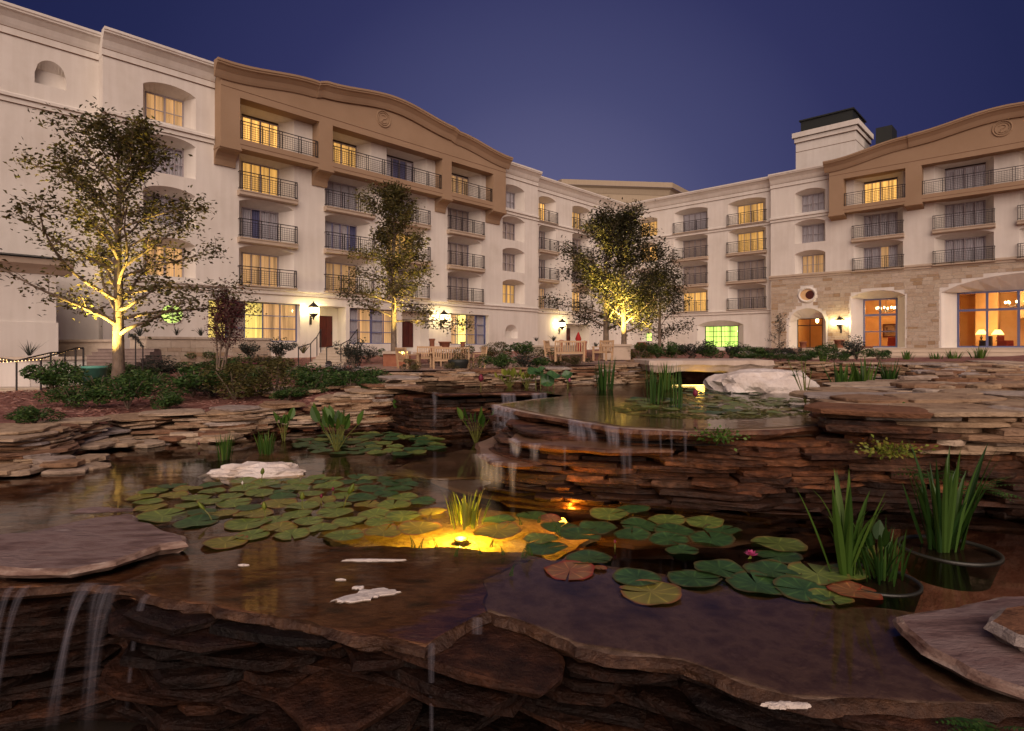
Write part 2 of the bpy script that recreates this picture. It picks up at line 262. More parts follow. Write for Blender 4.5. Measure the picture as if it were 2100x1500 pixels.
# ------------------------------------------------------------------ hotel wings (local x along the front, y into the building, z up)
P0 = Vector((-18.0, 39.0, 0)); DL = Vector((.685, .7286, 0)); DR = Vector((.7286, -.685, 0))
C0 = P0 + DL * 48.3
FL = {2: 4.15, 3: 7.25, 4: 10.35, 5: 13.45}
def openwall(mb, x0, x1, z0, z1, y, cols, m=0):
    """front wall with openings; cols: list of (a, b, [opening...]); opening = dict(zb, zs, za, d, sp, zt)"""
    cur = x0
    for a, b, ops in sorted(cols, key=lambda c: c[0]):
        if a > cur: mb.quad((cur, y, z0), (a, y, z0), (a, y, z1), (cur, y, z1), m)
        zc = z0; prev_arch = None; N = 10
        for o in sorted(ops, key=lambda o: o["zb"]) + [None]:
            top = z1 if o is None else o["zb"]
            if prev_arch is None:
                if top > zc + 1e-4: mb.quad((a, y, zc), (b, y, zc), (b, y, top), (a, y, top), m)
            else:
                for i in range(len(prev_arch) - 1):
                    p, q = prev_arch[i], prev_arch[i + 1]
                    mb.quad((p[0], y, p[1]), (q[0], y, q[1]), (q[0], y, top), (p[0], y, top), m)
            if o is None: break
            zs, za, d, sp, zt, zb = o["zs"], o["za"], o["d"], o["sp"], o["zt"], o["zb"]; mi = o.get("m", m)
            arch = [(a + (b - a) * i / N, zs + (za - zs) * (1 - (2 * i / N - 1) ** 2) ** (.5 if o.get("round") else .8)) for i in range(N + 1)]
            ia, ib = a + sp, b - sp
            mb.quad((a, y, zb), (ia, y + d, zb), (ia, y + d, zt), (a, y, zs), mi)
            mb.quad((b, y, zs), (ib, y + d, zt), (ib, y + d, zb), (b, y, zb), mi)
            mb.quad((a, y, zb), (b, y, zb), (ib, y + d, zb), (ia, y + d, zb), mi)
            for i in range(N):
                p, q = arch[i], arch[i + 1]; u0 = ia + (ib - ia) * i / N; u1 = ia + (ib - ia) * (i + 1) / N
                mb.quad((p[0], y, p[1]), (u0, y + d, zt), (u1, y + d, zt), (q[0], y, q[1]), mi)
            prev_arch = arch
        cur = b
    if x1 > cur: mb.quad((cur, y, z0), (x1, y, z0), (x1, y, z1), (cur, y, z1), m)
def extrude(mb, prof, x0, x1, zf=None, n=1, m=0, caps=True):
    """profile (y,z) swept along x; zf(x) lifts it"""
    vs = []; fs = []; k = len(prof)
    for i in range(n + 1):
        x = x0 + (x1 - x0) * i / n; dz = zf(x) if zf else 0
        vs += [(x, p[0], p[1] + dz) for p in prof]
    for i in range(n):
        for j in range(k):
            j2 = (j + 1) % k; fs.append((i * k + j, (i + 1) * k + j, (i + 1) * k + j2, i * k + j2))
    if caps: fs += [tuple(range(k)), tuple(reversed(range(n * k, n * k + k)))]
    mb.add(vs, fs, m)
def cornice_prof(y, z=16.95, h=1.0, p=.62):
    return [(y + .05, z), (y - .04, z), (y - .12, z + .16 * h), (y - .22, z + .42 * h), (y - .42, z + .66 * h), (y - p + .06, z + .74 * h), (y - p + .06, z + .82 * h), (y - p, z + .86 * h), (y - p, z + h), (y + .05, z + h)]
def rail_mesh(L, key={}):
    k = round(L, 2)
    if k in key: return key[k]
    mb = MB(); h = 1.2
    mb.box(0, L, -.025, .025, h - .05, h); mb.box(0, L, -.02, .02, h - .24, h - .205); mb.box(0, L, -.02, .02, .08, .115)
    n = max(2, round(L / 1.5))
    for i in range(n + 1):
        x = L * i / n
        for dx in ((-.09, .09) if 0 < i < n else ((.02, .17) if i == 0 else (-.17, -.02))): mb.box(x + dx - .02, x + dx + .02, -.022, .022, -.05, h - .03)
    x = .3
    while x < L - .25: mb.box(x - .008, x + .008, -.008, .008, .1, h - .22); x += .17
    z = .25
    while z < h - .3: mb.box(.15, L - .15, -.008, .008, z - .008, z + .008); z += .14
    # returns to the wall
    for xx in (0, L): mb.box(xx - .02, xx + .02, .025, .3, h - .05, h - .005); mb.box(xx - .02, xx + .02, .025, .3, .08, .115)
    key[k] = mb.mesh("railing", M["iron"]); return key[k]
def window(par, x0, x1, z0, z1, y, nc, nr, kind, fm="frame", fw=.07, mw=.03, heavy=None, trans=None):
    mb = MB()
    mb.box(x0, x1, y - .05, y + .06, z1 - fw, z1); mb.box(x0, x1, y - .05, y + .06, z0, z0 + fw)
    mb.box(x0, x0 + fw, y - .05, y + .06, z0 + fw, z1 - fw); mb.box(x1 - fw, x1, y - .05, y + .06, z0 + fw, z1 - fw)
    for i in range(1, nc):
        x = x0 + (x1 - x0) * i / nc; ww = fw * .75 if (heavy and i % heavy == 0) else mw
        mb.box(x - ww, x + ww, y - .035, y + .045, z0 + fw, z1 - fw)
    for i in range(1, nr):
        z = z0 + (z1 - z0) * i / nr; mb.box(x0 + fw, x1 - fw, y - .03, y + .04, z - mw, z + mw)
    if trans: mb.box(x0 + fw, x1 - fw, y - .045, y + .05, trans - fw * .7, trans + fw * .7)
    fo = mb.build("window", M[fm], par)
    g = MB(); g.quad((x0 + .02, y + .015, z0 + .02), (x1 - .02, y + .015, z0 + .02), (x1 - .02, y + .015, z1 - .02), (x0 + .02, y + .015, z1 - .02)); g.build("pane", M["glass"], fo)
    if kind and kind != "open":
        kinds = kind if isinstance(kind, (list, tuple)) else [kind]
        for q, kk in enumerate(kinds):
            if kk is None: continue
            a = x0 + (x1 - x0) * q / len(kinds); b = x0 + (x1 - x0) * (q + 1) / len(kinds)
            cm = MB(); n = max(8, int((b - a) / .075)); vs = []; r = random.Random(int(x0 * 97 + z0 * 31 + q))
            ph = [r.uniform(.6, 1.4) for _ in range(n + 1)]
            for i in range(n + 1):
                x = a + (b - a) * i / n; yy = y + .17 + (.035 if i % 2 else -.035) * ph[i]
                vs += [(x, yy, z0), (x, yy, z1)]
            cm.add(vs, [(2 * i, 2 * i + 2, 2 * i + 3, 2 * i + 1) for i in range(n)]); cm.build("curtain", M[kk], fo)
    return fo
def op(zb, h=2.4, arc=.32, d=1.1, sp=.62, zt=None, **k):
    o = dict(zb=zb, zs=zb + h, za=zb + h + arc, d=d, sp=sp, zt=zb + h - .12 if zt is None else zt); o.update(k); return o
def balcony(par, a, b, z, y=0, p=.42, fasc=.36):
    mb = MB(); extrude(mb, [(y + .02, z - fasc), (y - p + .12, z - fasc), (y - p + .02, z - fasc + .07), (y - p + .02, z - .1), (y - p - .04, z - .07), (y - p - .04, z), (y + .02, z)], a - .12, b + .12)
    o = mb.build("balcony", M["trim"], par)
    link("railing", rail_mesh(b - a + .16), o, loc=(a - .08, y - p + .05, z + .03)); return o
def unit(par, a, b, z, y, kind, sp=.62, d=1.1, h=2.28, nc=4):
    window(par, a + sp, b - sp, z + .02, z + h, y + d, nc, 1, kind, heavy=2, trans=None)

# ---- left wing
LW = empty("hotel_wing", P0, math.atan2(DL.y, DL.x), "long white stucco hotel wing on the left with beige gabled bay and arched balconies", "hotel building")
mb = MB()
winB = lambda z, d=1.05: dict(zb=z + .15, zs=z + 2.15, za=z + 2.5, d=d, sp=.38, zt=z + 2.1)
colsL = [(-5.55, -2.65, [winB(FL[k]) for k in (2, 3, 4, 5)]),
         (0.0, 3.8, [op(FL[k]) for k in (2, 3, 4)] + [op(FL[5] + .0, 2.55, .1)]),
         (6.2, 10.15, [op(FL[k]) for k in (2, 3, 4)] + [op(FL[5], 2.55, .1)]),
         (11.6, 15.7, [op(FL[k]) for k in (2, 3, 4)] + [op(FL[5], 2.55, .1)]),
         (18.0, 22.1, [op(FL[k]) for k in (2, 3, 4)] + [op(FL[5], 2.55, .1)]),
         (24.95, 28.15, [winB(FL[k]) for k in (2, 3, 4, 5)])]
openwall(mb, -7.55, 30.15, 3.95, 17.0, 0, colsL)
g1 = lambda zb, zt, d=.5, sp=0.0: dict(zb=zb, zs=zt, za=zt + .001, d=d, sp=sp, zt=zt)
colsG = [(-1.9, 4.25, [g1(.38, 3.05)]), (5.75, 7.9, [g1(-.3, 3.02, 1.2)]), (8.25, 12.75, [g1(.25, 3.0)]), (13.1, 15.9, [g1(-.3, 3.0, 1.2)]), (18.4, 23.1, [g1(.22, 2.98)]),
         (25.3, 27.1, [dict(zb=.85, zs=1.5, za=2.2, d=.6, sp=.35, zt=1.6, round=1)])]
# round medallion niche handled as round-topped opening; left end holds the glowing round window
openwall(mb, -7.55, 30.15, -1.6, 3.95, 0, colsG)
# recessed end parts
colsA = [(31.5, 34.4, [op(FL[k]) for k in (2, 3, 4, 5)]), (37.3, 40.9, [op(FL[k]) for k in (2, 3, 4, 5)])]
openwall(mb, 30.15, 48.3, 3.95, 17.0, 1.0, colsA)
openwall(mb, 30.15, 48.3, -1.6, 3.95, 1.0, [(36.2, 40.6, [g1(-.3, 2.6, 1.6, .0)])])
openwall(mb, -24, -7.55, -3, 17.0, 1.0, [(-10.45, -9.05, [dict(zb=14.35, zs=14.9, za=15.75, d=.55, sp=.0, zt=15.3, round=1)])]); mb.quad((-10.6, 1.55, 14.2), (-8.9, 1.55, 14.2), (-8.9, 1.55, 15.8), (-10.6, 1.55, 15.8))
mb.quad((-7.55, 1, -3), (-7.55, 0, -3), (-7.55, 0, 17), (-7.55, 1, 17)); mb.quad((30.15, 0, -3), (30.15, 1, -3), (30.15, 1, 17), (30.15, 0, 17))
# walls behind the door recesses and niches
for a, b, y in ((5.75, 7.9, 1.2), (13.1, 15.9, 1.2), (36.2, 40.6, 2.6), (25.3, 27.1, .6)): mb.quad((a, y, -.4), (b, y, -.4), (b, y, 3.05), (a, y, 3.05))
mb.build("wall", M["stucco"], LW)
for xa, xb in ((-7.56, -7.2), (29.8, 30.14)):
    rb = MB(); rb.box(xa, xb, .04, 1.2, 16.6, 17.93); rb.build("cornice_return", M["stucco"], LW)
rb = MB(); rb.box(-24, 48.2, 1.6, 16, 16.6, 17.2); rb.build("roof", M["roofmetal"], LW)
def trims(par, segs, y5=True):
    for a, b, y in segs:
        c = MB(); extrude(c, cornice_prof(y), a, b); c.build("cornice", M["stucco"], par)
        c = MB(); extrude(c, [(y + .02, 16.55), (y - .05, 16.55), (y - .05, 16.95), (y + .02, 16.95)], a, b); c.build("frieze", M["stucco"], par)
        for zz in (16.91, 16.52):
            gq = MB(); gq.box(a + .002, b - .002, y - .062, y, zz, zz + .035); gq.build("groove", M["groove"], par)
trims(LW, [(-24, -7.55, 1.0), (-7.6, -1.53, 0), (24.36, 30.2, 0), (30.15, 47.7, 1.0)])
# cornice return ends
for a, b, y in ((-24, -7.55, 1.0), (-7.6, -1.6, 0), (24.9, 30.2, 0), (30.2, 48.2, 1.0)):
    c = MB(); extrude(c, [(y + .02, 12.98), (y - .06, 12.98), (y - .06, 13.22), (y - .16, 13.27), (y - .16, 13.42), (y - .1, 13.48), (y + .02, 13.48)], a, b); c.build("string_course", M["stucco"], LW)
    q = MB(); q.box(a + .01, b - .01, y - .072, y, 12.955, 12.98); q.box(a + .01, b - .01, y - .135, y, 13.235, 13.262); q.build("groove", M["groove"], LW)
for a, b, y in ((-7.6, 30.2, 0), (30.2, 48.2, 1.0)):
    c = MB(); extrude(c, [(y + .02, 3.62), (y - .07, 3.62), (y - .07, 3.84), (y - .17, 3.9), (y - .17, 4.0), (y + .02, 4.06)], a, b); c.build("string_course", M["stucco"], LW)
    q = MB(); q.box(a + .01, b - .01, y - .08, y, 3.595, 3.62); q.box(a + .01, b - .01, y - .13, y, 3.865, 3.885); q.build("groove", M["groove"], LW)
K = {1: {2: "c_dim", 3: ["c_off", "c_blue", "c_off", "c_off"], 4: "c_lit", 5: "c_lit"}, 2: {2: "c_dim", 3: ["c_off", "c_off", "c_off", "c_blue"], 4: "c_off", 5: "c_lit"}, 3: {2: "c_warm", 3: "c_lit", 4: "c_off", 5: ["c_off", "c_blue", "c_blue", "c_off"]}, 4: {2: "c_warm", 3: "c_warm", 4: "c_warm", 5: "c_dim"}}
for i, (a, b) in enumerate(((0, 3.8), (6.2, 10.15), (11.6, 15.7), (18.0, 22.1))):
    for k in (2, 3, 4, 5):
        unit(LW, a, b, FL[k], 0, K[i + 1][k])
        if k < 5: balcony(LW, a, b, FL[k] - .02, 0, p=.42 if k > 2 else .3, fasc=.36 if k > 2 else .12)
for a, b, ks in ((-5.55, -2.65, {2: "c_dim", 3: "c_off", 4: "c_off", 5: "c_dim"}), (24.95, 28.15, {2: "c_lit", 3: "c_warm", 4: "c_warm", 5: ["c_blue", "c_off"]})):
    for k in (2, 3, 4, 5): window(LW, a + .38, b - .38, FL[k] + .15, FL[k] + 2.1, 1.05, 4, 2, ks[k], heavy=2, mw=.022)
for a, b, ks in ((31.5, 34.4, {2: "c_dim", 3: "c_warm", 4: "c_warm", 5: "c_lit"}), (37.3, 40.9, {2: "c_lit", 3: "c_warm", 4: "c_warm", 5: "c_lit"})):
    for k in (2, 3, 4, 5): unit(LW, a, b, FL[k], 1.0, ks[k]); balcony(LW, a, b, FL[k] - .02, 1.0, p=.4 if k in (3, 4) else .25, fasc=.34 if k in (3, 4) else .1)
# ground floor windows: blue grey steel frames
window(LW, -1.9, 4.25, .38, 3.05, .5, 5, 3, ["c_gold", "c_warm", "c_gold", "c_dim", "c_dim"], "blue", .07, .03)
window(LW, 8.25, 12.75, .25, 3.0, .5, 4, 3, ["c_off", "c_dim", "c_off", "c_dim"], "blue", .07, .03)
window(LW, 18.4, 23.1, .22, 2.98, .5, 4, 3, ["c_dim", "c_gold", "c_dim", "c_off"], "blue", .07, .03)
def door(par, a, b, y, h=2.35):
    d = MB(); d.box(a, b, y - .06, y, -.02, h)
    o = d.build("door", M["door"], par)
    f = MB()
    for xa in (a + .12, (a + b) / 2 + .05):
        for z0, z1 in ((.15, .9), (1.0, h - .15)):
            f.box(xa, xa + (b - a) / 2 - .17, y - .085, y - .058, z0, z1)
    f.build("panel", M["door"], o); hd = MB(); hd.box(b - .12, b - .07, y - .14, y - .08, .95, 1.15); hd.build("handle", M["iron"], o)
door(LW, 6.3, 7.45, 1.2); door(LW, 14.0, 15.1, 1.2); door(LW, 36.6, 38.9, 2.6, 2.2)
# beige gabled bay
BX0, BX1, BY = -1.52, 24.36, -1.0
def topL(x):
    c = (BX0 + BX1) / 2; h = (BX1 - BX0) / 2; u = abs(x - c) / h
    if u < .5: return 1.55 - .72 * (1 - math.cos(math.pi * u / .5)) / 2
    return .72 * (1 + math.cos(math.pi * (u - .5) / .5)) / 2 - .05
def bay(par, x0, x1, y, opens, top, med, xend=None):
    mb = MB(); N = 60
    cols = [(a, b, [dict(zb=13.42, zs=16.05, za=16.051, d=-y - .0, sp=.0, zt=16.05)]) for a, b in opens]
    openwall(mb, x0, x1, 12.8, 16.5, y, cols)
    for i in range(N):
        xa = x0 + (x1 - x0) * i / N; xb = x0 + (x1 - x0) * (i + 1) / N
        mb.quad((xa, y, 16.5), (xb, y, 16.5), (xb, y, 17.1 + top(xb)), (xa, y, 17.1 + top(xa)))
    for x, s in ((x0, 1), (x1, -1)):
        p = [(x, y, 12.8), (x, 0.02, 12.8), (x, .02, 17.1 + top(x)), (x, y, 17.1 + top(x))]; mb.quad(*(p if s < 0 else p[::-1]))
    mb.quad((x0, y, 12.8), (x0, 0, 12.8), (x1, 0, 12.8), (x1, y, 12.8))
    for xa, xb in ((x0 + .01, x0 + .5), (x1 - .5, x1 - .01)): mb.box(xa, xb, y + .02, .9, 16.6, 17.75 + top(x0))
    mb.build("gabled_bay", M["beige"], par)
    c = MB(); hw = (x1 - x0) / 4 * 1.0; xs = [x0 - .0, x0 + hw, x1 - hw, x1]
    for i, (a, b) in enumerate(zip(xs[:-1], xs[1:])):
        pr = cornice_prof(y - (.1 if i == 1 else 0), 16.97, 1.0, .6); extrude(c, pr, a - (.4 if i == 0 else 0), b + (.4 if i == 2 else 0), lambda x: top(min(max(x, x0), x1)), 26)
    c.build("cornice", M["beige"], par)
    q = MB()
    extrude(q, [(y - .07, 16.93), (y + .0, 16.93), (y + .0, 16.97), (y - .07, 16.97)], x0, x1, top, 50)
    q.box(x0 + .01, x1 - .01, y - .012, y, 16.5, 16.54)
    for a, b in opens: q.box(a + .01, b - .01, y - .012, y, 13.05, 13.085)
    q.build("groove", M["groove"], par)
    piers = []; e = [x0] + [v for ab in opens for v in ab] + [x1]
    for a, b in zip(e[0::2], e[1::2]):
        if b - a < .3 or b > (xend or 1e9): continue
        k = MB(); w0, w1 = a - .06, b + .06
        pr = [(y - .05, 12.9), (y - .05, 12.62), (y - .0, 12.6)] + [(y + .05 + (-y - .2) * math.sin(t * math.pi / 2), 12.55 - .72 * (1 - math.cos(t * math.pi / 2))) for t in (.0, .2, .4, .6, .8, 1)] + [(-.12, 11.7), (.02, 11.7), (.02, 12.9)]
        extrude(k, pr, w0, w1); k.box(w0 - .03, w1 + .03, y - .09, 0, 12.62, 12.7); k.build("corbel", M["beige"], par)
    for a, b in opens:
        if xend and a > xend: continue
        L = b - a - .1; link("railing", rail_mesh(L), par, loc=(a + .05, y + .12, 13.46))
    # plaster roundel with raised ring and scroll emblem
    r = MB(); cx, cz = med
    ring = lambda R, t: r.tube([(cx + R * math.cos(i * math.pi / 14), y - .03, cz + R * math.sin(i * math.pi / 14)) for i in range(29)], t, 6, cap=False)
    ring(.62, .055); ring(.47, .03)
    r.tube([(cx + .24 * math.cos(t), y - .02, cz + .13 + .15 * math.sin(t)) for t in np.linspace(2.6, -1.6, 10)] + [(cx - .2, y - .02, cz - .27), (cx - .05, y - .02, cz - .33), (cx + .28, y - .02, cz - .24)], .035, 6)
    r.build("roundel", M["beige"], par)
bay(LW, BX0, BX1, BY, [(-.33, 5.2), (5.75 + .5, 16.6), (17.6, 22.7)], topL, (10.6, 17.75))
q = MB(); q.box(10.72, 11.0, -.7, 0, 13.5, 14.6); q.box(10.7, 10.76, -.95, -.1, 14.6, 14.68)
# round window glowing green at the left end of the wing
cr = MB(); cx, cz = -4.0, 2.0
cr.tube([(cx + .64 * math.cos(i * math.pi / 12), -.01, cz + .6 * math.sin(i * math.pi / 12)) for i in range(25)], .05, 6, cap=False)
rw = cr.build("round_window", M["stucco"], LW)
dm = MB(); dm.add([(cx, .005 - .012, cz)] + [(cx + .62 * math.cos(i * math.pi / 12), -.007, cz + .58 * math.sin(i * math.pi / 12)) for i in range(24)], [(0, i + 1, (i + 1) % 24 + 1) for i in range(24)]); dm.build("pane", M["c_green"], rw)
dm = MB(); dm.box(cx - .02, cx + .02, -.03, -.012, cz - .56, cz + .56); dm.box(cx - .6, cx + .6, -.028, -.013, cz - .02, cz + .02); dm.build("glazing_bar", M["frame"], rw)
# ---- right wing
RW = empty("hotel_wing", C0, math.atan2(DR.y, DR.x), "white hotel wing on the right with limestone ground storey and beige gabled bay", "hotel building")
mb = MB(); RY = -.6
colsR0 = [(.35, 3.5, [winB(FL[k], .9) for k in (2, 3, 4, 5)]), (5.75, 9.9, [op(FL[k]) for k in (2, 3, 4, 5)]), (12.3, 16.4, [op(FL[k]) for k in (2, 3, 4, 5)])]
openwall(mb, -1.0, 17.1, 3.95, 17.1, 0, colsR0)
openwall(mb, -1.0, 17.1, -1.6, 3.95, 0, [(8.65, 14.0, [dict(zb=.0, zs=2.45, za=3.0, d=.5, sp=.75, zt=2.35)]), (1.4, 2.8, [dict(zb=.75, zs=1.5, za=2.15, d=.5, sp=.3, zt=1.7, round=1)])])
mb.quad((17.1, 0, -2), (17.1, RY, -2), (17.1, RY, 17.1), (17.1, 0, 17.1))
colsR1 = [(19.5, 22.35, [winB(FL[k]) for k in (3, 4, 5)]), (24.85, 28.85, [op(FL[k]) for k in (3, 4)] + [op(FL[5], 2.55, .1)]), (31.2, 35.3, [op(FL[k]) for k in (3, 4)] + [op(FL[5], 2.55, .1)]), (36.9, 41.0, [op(FL[k]) for k in (3, 4)] + [op(FL[5], 2.55, .1)])]
openwall(mb, 17.1, 48, 7.2, 17.1, RY, colsR1)
openwall(mb, 17.1, 48, -1.6, 7.2, RY, [(18.9, 22.4, [dict(zb=-.1, zs=2.5, za=3.9, d=1.0, sp=.55, zt=2.9, round=1)]), (24.6, 29.0, [dict(zb=-.05, zs=4.75, za=5.3, d=1.2, sp=.8, zt=4.6)]), (31.7, 44.0, [dict(zb=-.05, zs=4.8, za=6.1, d=1.2, sp=1.0, zt=4.78)])])
mb.build("wall", M["stucco"], RW)
rb = MB(); rb.box(-1, 48, 1.8, 18, 16.5, 17.1); rb.build("roof", M["roofmetal"], RW)
trims(RW, [(-1.0, 17.15, 0), (17.05, 22.9, RY)])
for a, b, y in ((-.9, 17.1, 0), (17.05, 22.8, RY)):
    c = MB(); extrude(c, [(y + .02, 12.98), (y - .06, 12.98), (y - .06, 13.22), (y - .16, 13.27), (y - .16, 13.42), (y - .1, 13.48), (y + .02, 13.48)], a, b); c.build("string_course", M["stucco"], RW)
    q = MB(); q.box(a + .01, b - .01, y - .072, y, 12.955, 12.98); q.box(a + .01, b - .01, y - .135, y, 13.235, 13.262); q.build("groove", M["groove"], RW)
c = MB(); extrude(c, [(.02, 3.62), (-.07, 3.62), (-.07, 3.84), (-.17, 3.9), (-.17, 4.0), (.02, 4.06)], -.9, 17.0); c.build("string_course", M["stucco"], RW)
q = MB(); q.box(-.9, 17.0, -.08, 0, 3.595, 3.62); q.build("groove", M["groove"], RW)
c = MB(); extrude(c, [(RY + .02, 7.0), (RY - .1, 7.0), (RY - .1, 7.18), (RY - .2, 7.22), (RY - .2, 7.36), (RY + .02, 7.45)], 16.95, 48); c.build("string_course", M["trim"], RW)
for a, b, ks in ((5.75, 9.9, {2: "c_lit", 3: "c_warm", 4: "c_warm", 5: "c_off"}), (12.3, 16.4, {2: "c_warm", 3: "c_warm", 4: "c_lit", 5: "c_lit"})):
    for k in (2, 3, 4, 5): unit(RW, a, b, FL[k], 0, ks[k]); balcony(RW, a, b, FL[k] - .02, 0, p=.4 if k in (3, 4) else .25, fasc=.34 if k in (3, 4) else .1)
for k, kk in {2: "c_dim", 3: "c_warm", 4: "c_lit", 5: "c_lit"}.items(): window(RW, .73, 3.12, FL[k] + .15, FL[k] + 2.1, .9, 4, 2, kk, heavy=2, mw=.022)
for k, kk in {3: "c_dim", 4: "c_off", 5: "c_off"}.items(): window(RW, 19.88, 21.97, FL[k] + .15, FL[k] + 2.1, RY + 1.05, 4, 2, kk, heavy=2, mw=.022)
for a, b, ks in ((24.85, 28.85, {3: ["c_off", "c_off", "c_dim", "c_off"], 4: "c_off", 5: "c_lit"}), (31.2, 35.3, {3: "c_off", 4: "c_off", 5: "c_off"}), (36.9, 41.0, {3: "c_off", 4: "c_off", 5: "c_dim"})):
    for k in (3, 4, 5):
        unit(RW, a, b, FL[k], RY, ks[k])
        if k < 5: balcony(RW, a, b, FL[k] - .02, RY, p=.42 if k == 4 else .3, fasc=.36 if k == 4 else .12)
def topR(x):
    c, h = 36.0, 13.0; u = min(1, abs(x - c) / h)
    if u < .5: return 1.6 - .75 * (1 - math.cos(math.pi * u / .5)) / 2
    return .85 * (1 + math.cos(math.pi * (u - .5) / .5)) / 2 - .05
bay(RW, 22.95, 49.0, RY - 1.0, [(24.2, 29.2), (30.4, 41.3), (42.4, 47.6)], topR, (35.9, 17.9), 46)
# openings behind the beige frame need a deeper reveal wall joined to the stucco wall: side cheeks
window(RW, 9.4, 13.25, .0, 2.35, .5, 4, 4, "c_green", "iron", .05, .025)
window(RW, 1.7, 2.5, .75, 1.7, .5, 2, 2, "c_green", "frame", .04, .02)
window(RW, 19.45, 21.85, -.1, 2.9, RY + 1.0, 2, 1, "open", "iron", .06, .02, trans=2.2)
window(RW, 25.4, 28.2, -.05, 4.6, RY + 1.2, 2, 1, "open", "blue", .14, .08, trans=3.05)
q = MB(); q.box(25.5, 28.1, RY + 1.16, RY + 1.25, 1.42, 1.52); q.build("transom", M["blue"], RW)
window(RW, 32.7, 43.0, -.05, 4.78, RY + 1.2, 5, 1, "open", "blue", .14, .09, trans=3.2)
# oculus
q = MB(); cx, cz = 20.7, 5.25; y = RY
ci = [(cx + .78 * math.cos(i * math.pi / 12), cz + .68 * math.sin(i * math.pi / 12)) for i in range(24)]
q.tube([(a, y - .05, b_) for a, b_ in ci + ci[:1]], .13, 6, cap=False); oc = q.build("oculus", M["stucco"], RW)
q = MB(); q.add([(cx, y - .02, cz)] + [(a, y - .02, b_) for a, b_ in ci], [(0, i + 1, (i + 1) % 24 + 1) for i in range(24)]); q.build("pane", M["room"], oc)
q = MB(); q.add([(cx + .27, y - .035, cz - .02)] + [(cx + .27 + (a - cx) * .58, y - .035, cz - .02 + (b_ - cz) * .62) for a, b_ in ci], [(0, i + 1, (i + 1) % 24 + 1) for i in range(24)]); q.build("opening", M["door"], oc)
# limestone blocks on the ground storey, joints recessed
def blocked(x0, x1, z0, z1):
    m_ = min(max(20.65, x0), x1)
    if x1 > 18.75 and x0 < 22.55 and z0 < 2.5: return True
    if ((m_ - 20.65) / 1.92) ** 2 + ((max(z0, 2.5) - 2.5) / 1.55) ** 2 < 1: return True
    if ((min(max(cx, x0), x1) - cx) ** 2 + ((min(max(cz, z0), z1) - cz) * 1.1) ** 2) < .92 ** 2: return True
    for a_, b_, zs_, dz_ in ((24.6, 29.0, 4.75, .55), (31.7, 44.0, 4.8, 1.3)):
        if x1 > a_ - .08 and x0 < b_ + .08:
            c_ = (a_ + b_) / 2; u_ = min(1, abs(min(max(c_, x0), x1) - c_) / ((b_ - a_) / 2)); 
            if z0 < zs_ + dz_ * (1 - u_ ** 2) ** .8 + .1: return True
    return False
blocks = []; z = -.35; R_ = random.Random(3)
while z < 6.95:
    h = R_.choice([.22, .27, .31, .36]); h = min(h, 6.97 - z)
    x = 17.15
    while x < 46:
        L = R_.uniform(.38, 1.0)
        for k_ in (1, .88, .76, .64, .52, .4, .28, .16):
            c_ = [(x, x + L * k_), (x + L * (1 - k_), x + L)]; c_ = [q_ for q_ in c_ if not blocked(q_[0], q_[1], z, z + h)]
            if c_: blocks.append((c_[0][0] + .012, c_[0][1] - .012, z + .012, z + h - .012, R_.uniform(.02, .045))); break
        x += L
    z += h
blocks = [b_ for b_ in blocks if b_[0] < 38.5]
blocks.sort(key=lambda b_: -(b_[1] - b_[0]) * (b_[3] - b_[2]) * (1 + .05 * b_[0]))
uc = MB(); uc.box(0, 1, 0, 1, 0, 1); um = uc.mesh("limestone_block", M["block"])
for b_ in blocks[:290]: link("limestone_block", um, RW, loc=(b_[0], RY - b_[4], b_[2]), scl=(b_[1] - b_[0], b_[4] - .003, b_[3] - b_[2]))
q = MB()
for b_ in blocks[290:]: q.box(b_[0], b_[1], RY - b_[4], RY - .003, b_[2], b_[3])
tag(q.build("limestone_blockwork", M["block"], RW), kind="stuff")
# warm lounge behind the big windows
q = MB(); a0, a1, yb, y0, zt = 18.6, 45.5, 7.5, RY + 1.35, 5.0
q.quad((a0, yb, -.1), (a1, yb, -.1), (a1, yb, zt), (a0, yb, zt)); q.quad((a0, y0, zt), (a0, yb, zt), (a1, yb, zt), (a1, y0, zt)); q.quad((a0, y0, -.1), (a1, y0, -.1), (a1, yb, -.1), (a0, yb, -.1))
for x in (a0, 23.6, 30.0, 31.4, a1): q.quad((x, y0, -.1), (x, yb, -.1), (x, yb, zt), (x, y0, zt))
for a, b in ((a0, 19.4), (21.9, 25.3), (28.3, 32.6), (43.1, a1)): q.quad((a, y0, -.1), (b, y0, -.1), (b, y0, zt), (a, y0, zt))
q.box(33.6, 35.2, 4.6, 7.4, -.1, 4.99); q.box(36.5, 45, 5.2, 7.4, 2.6, 4.99)
q.build("lounge_interior", M["room"], RW)
pa = MB(); pa.box(25.7, 27.6, 7.3, 7.42, 1.0, 2.4); pf = pa.build("picture_frame", M["door"], RW)
pa = MB(); pa.box(25.85, 27.45, 7.27, 7.295, 1.15, 2.25); pa.build("picture", M["slate"], pf)
def plight(name, loc, e, col, r=.1, par=None):
    l = bpy.data.lights.new(name, "POINT"); l.energy = e; l.color = col; l.shadow_soft_size = r
    o = bpy.data.objects.new(name, l); COL.objects.link(o); o.parent = par; o.location = loc; return o
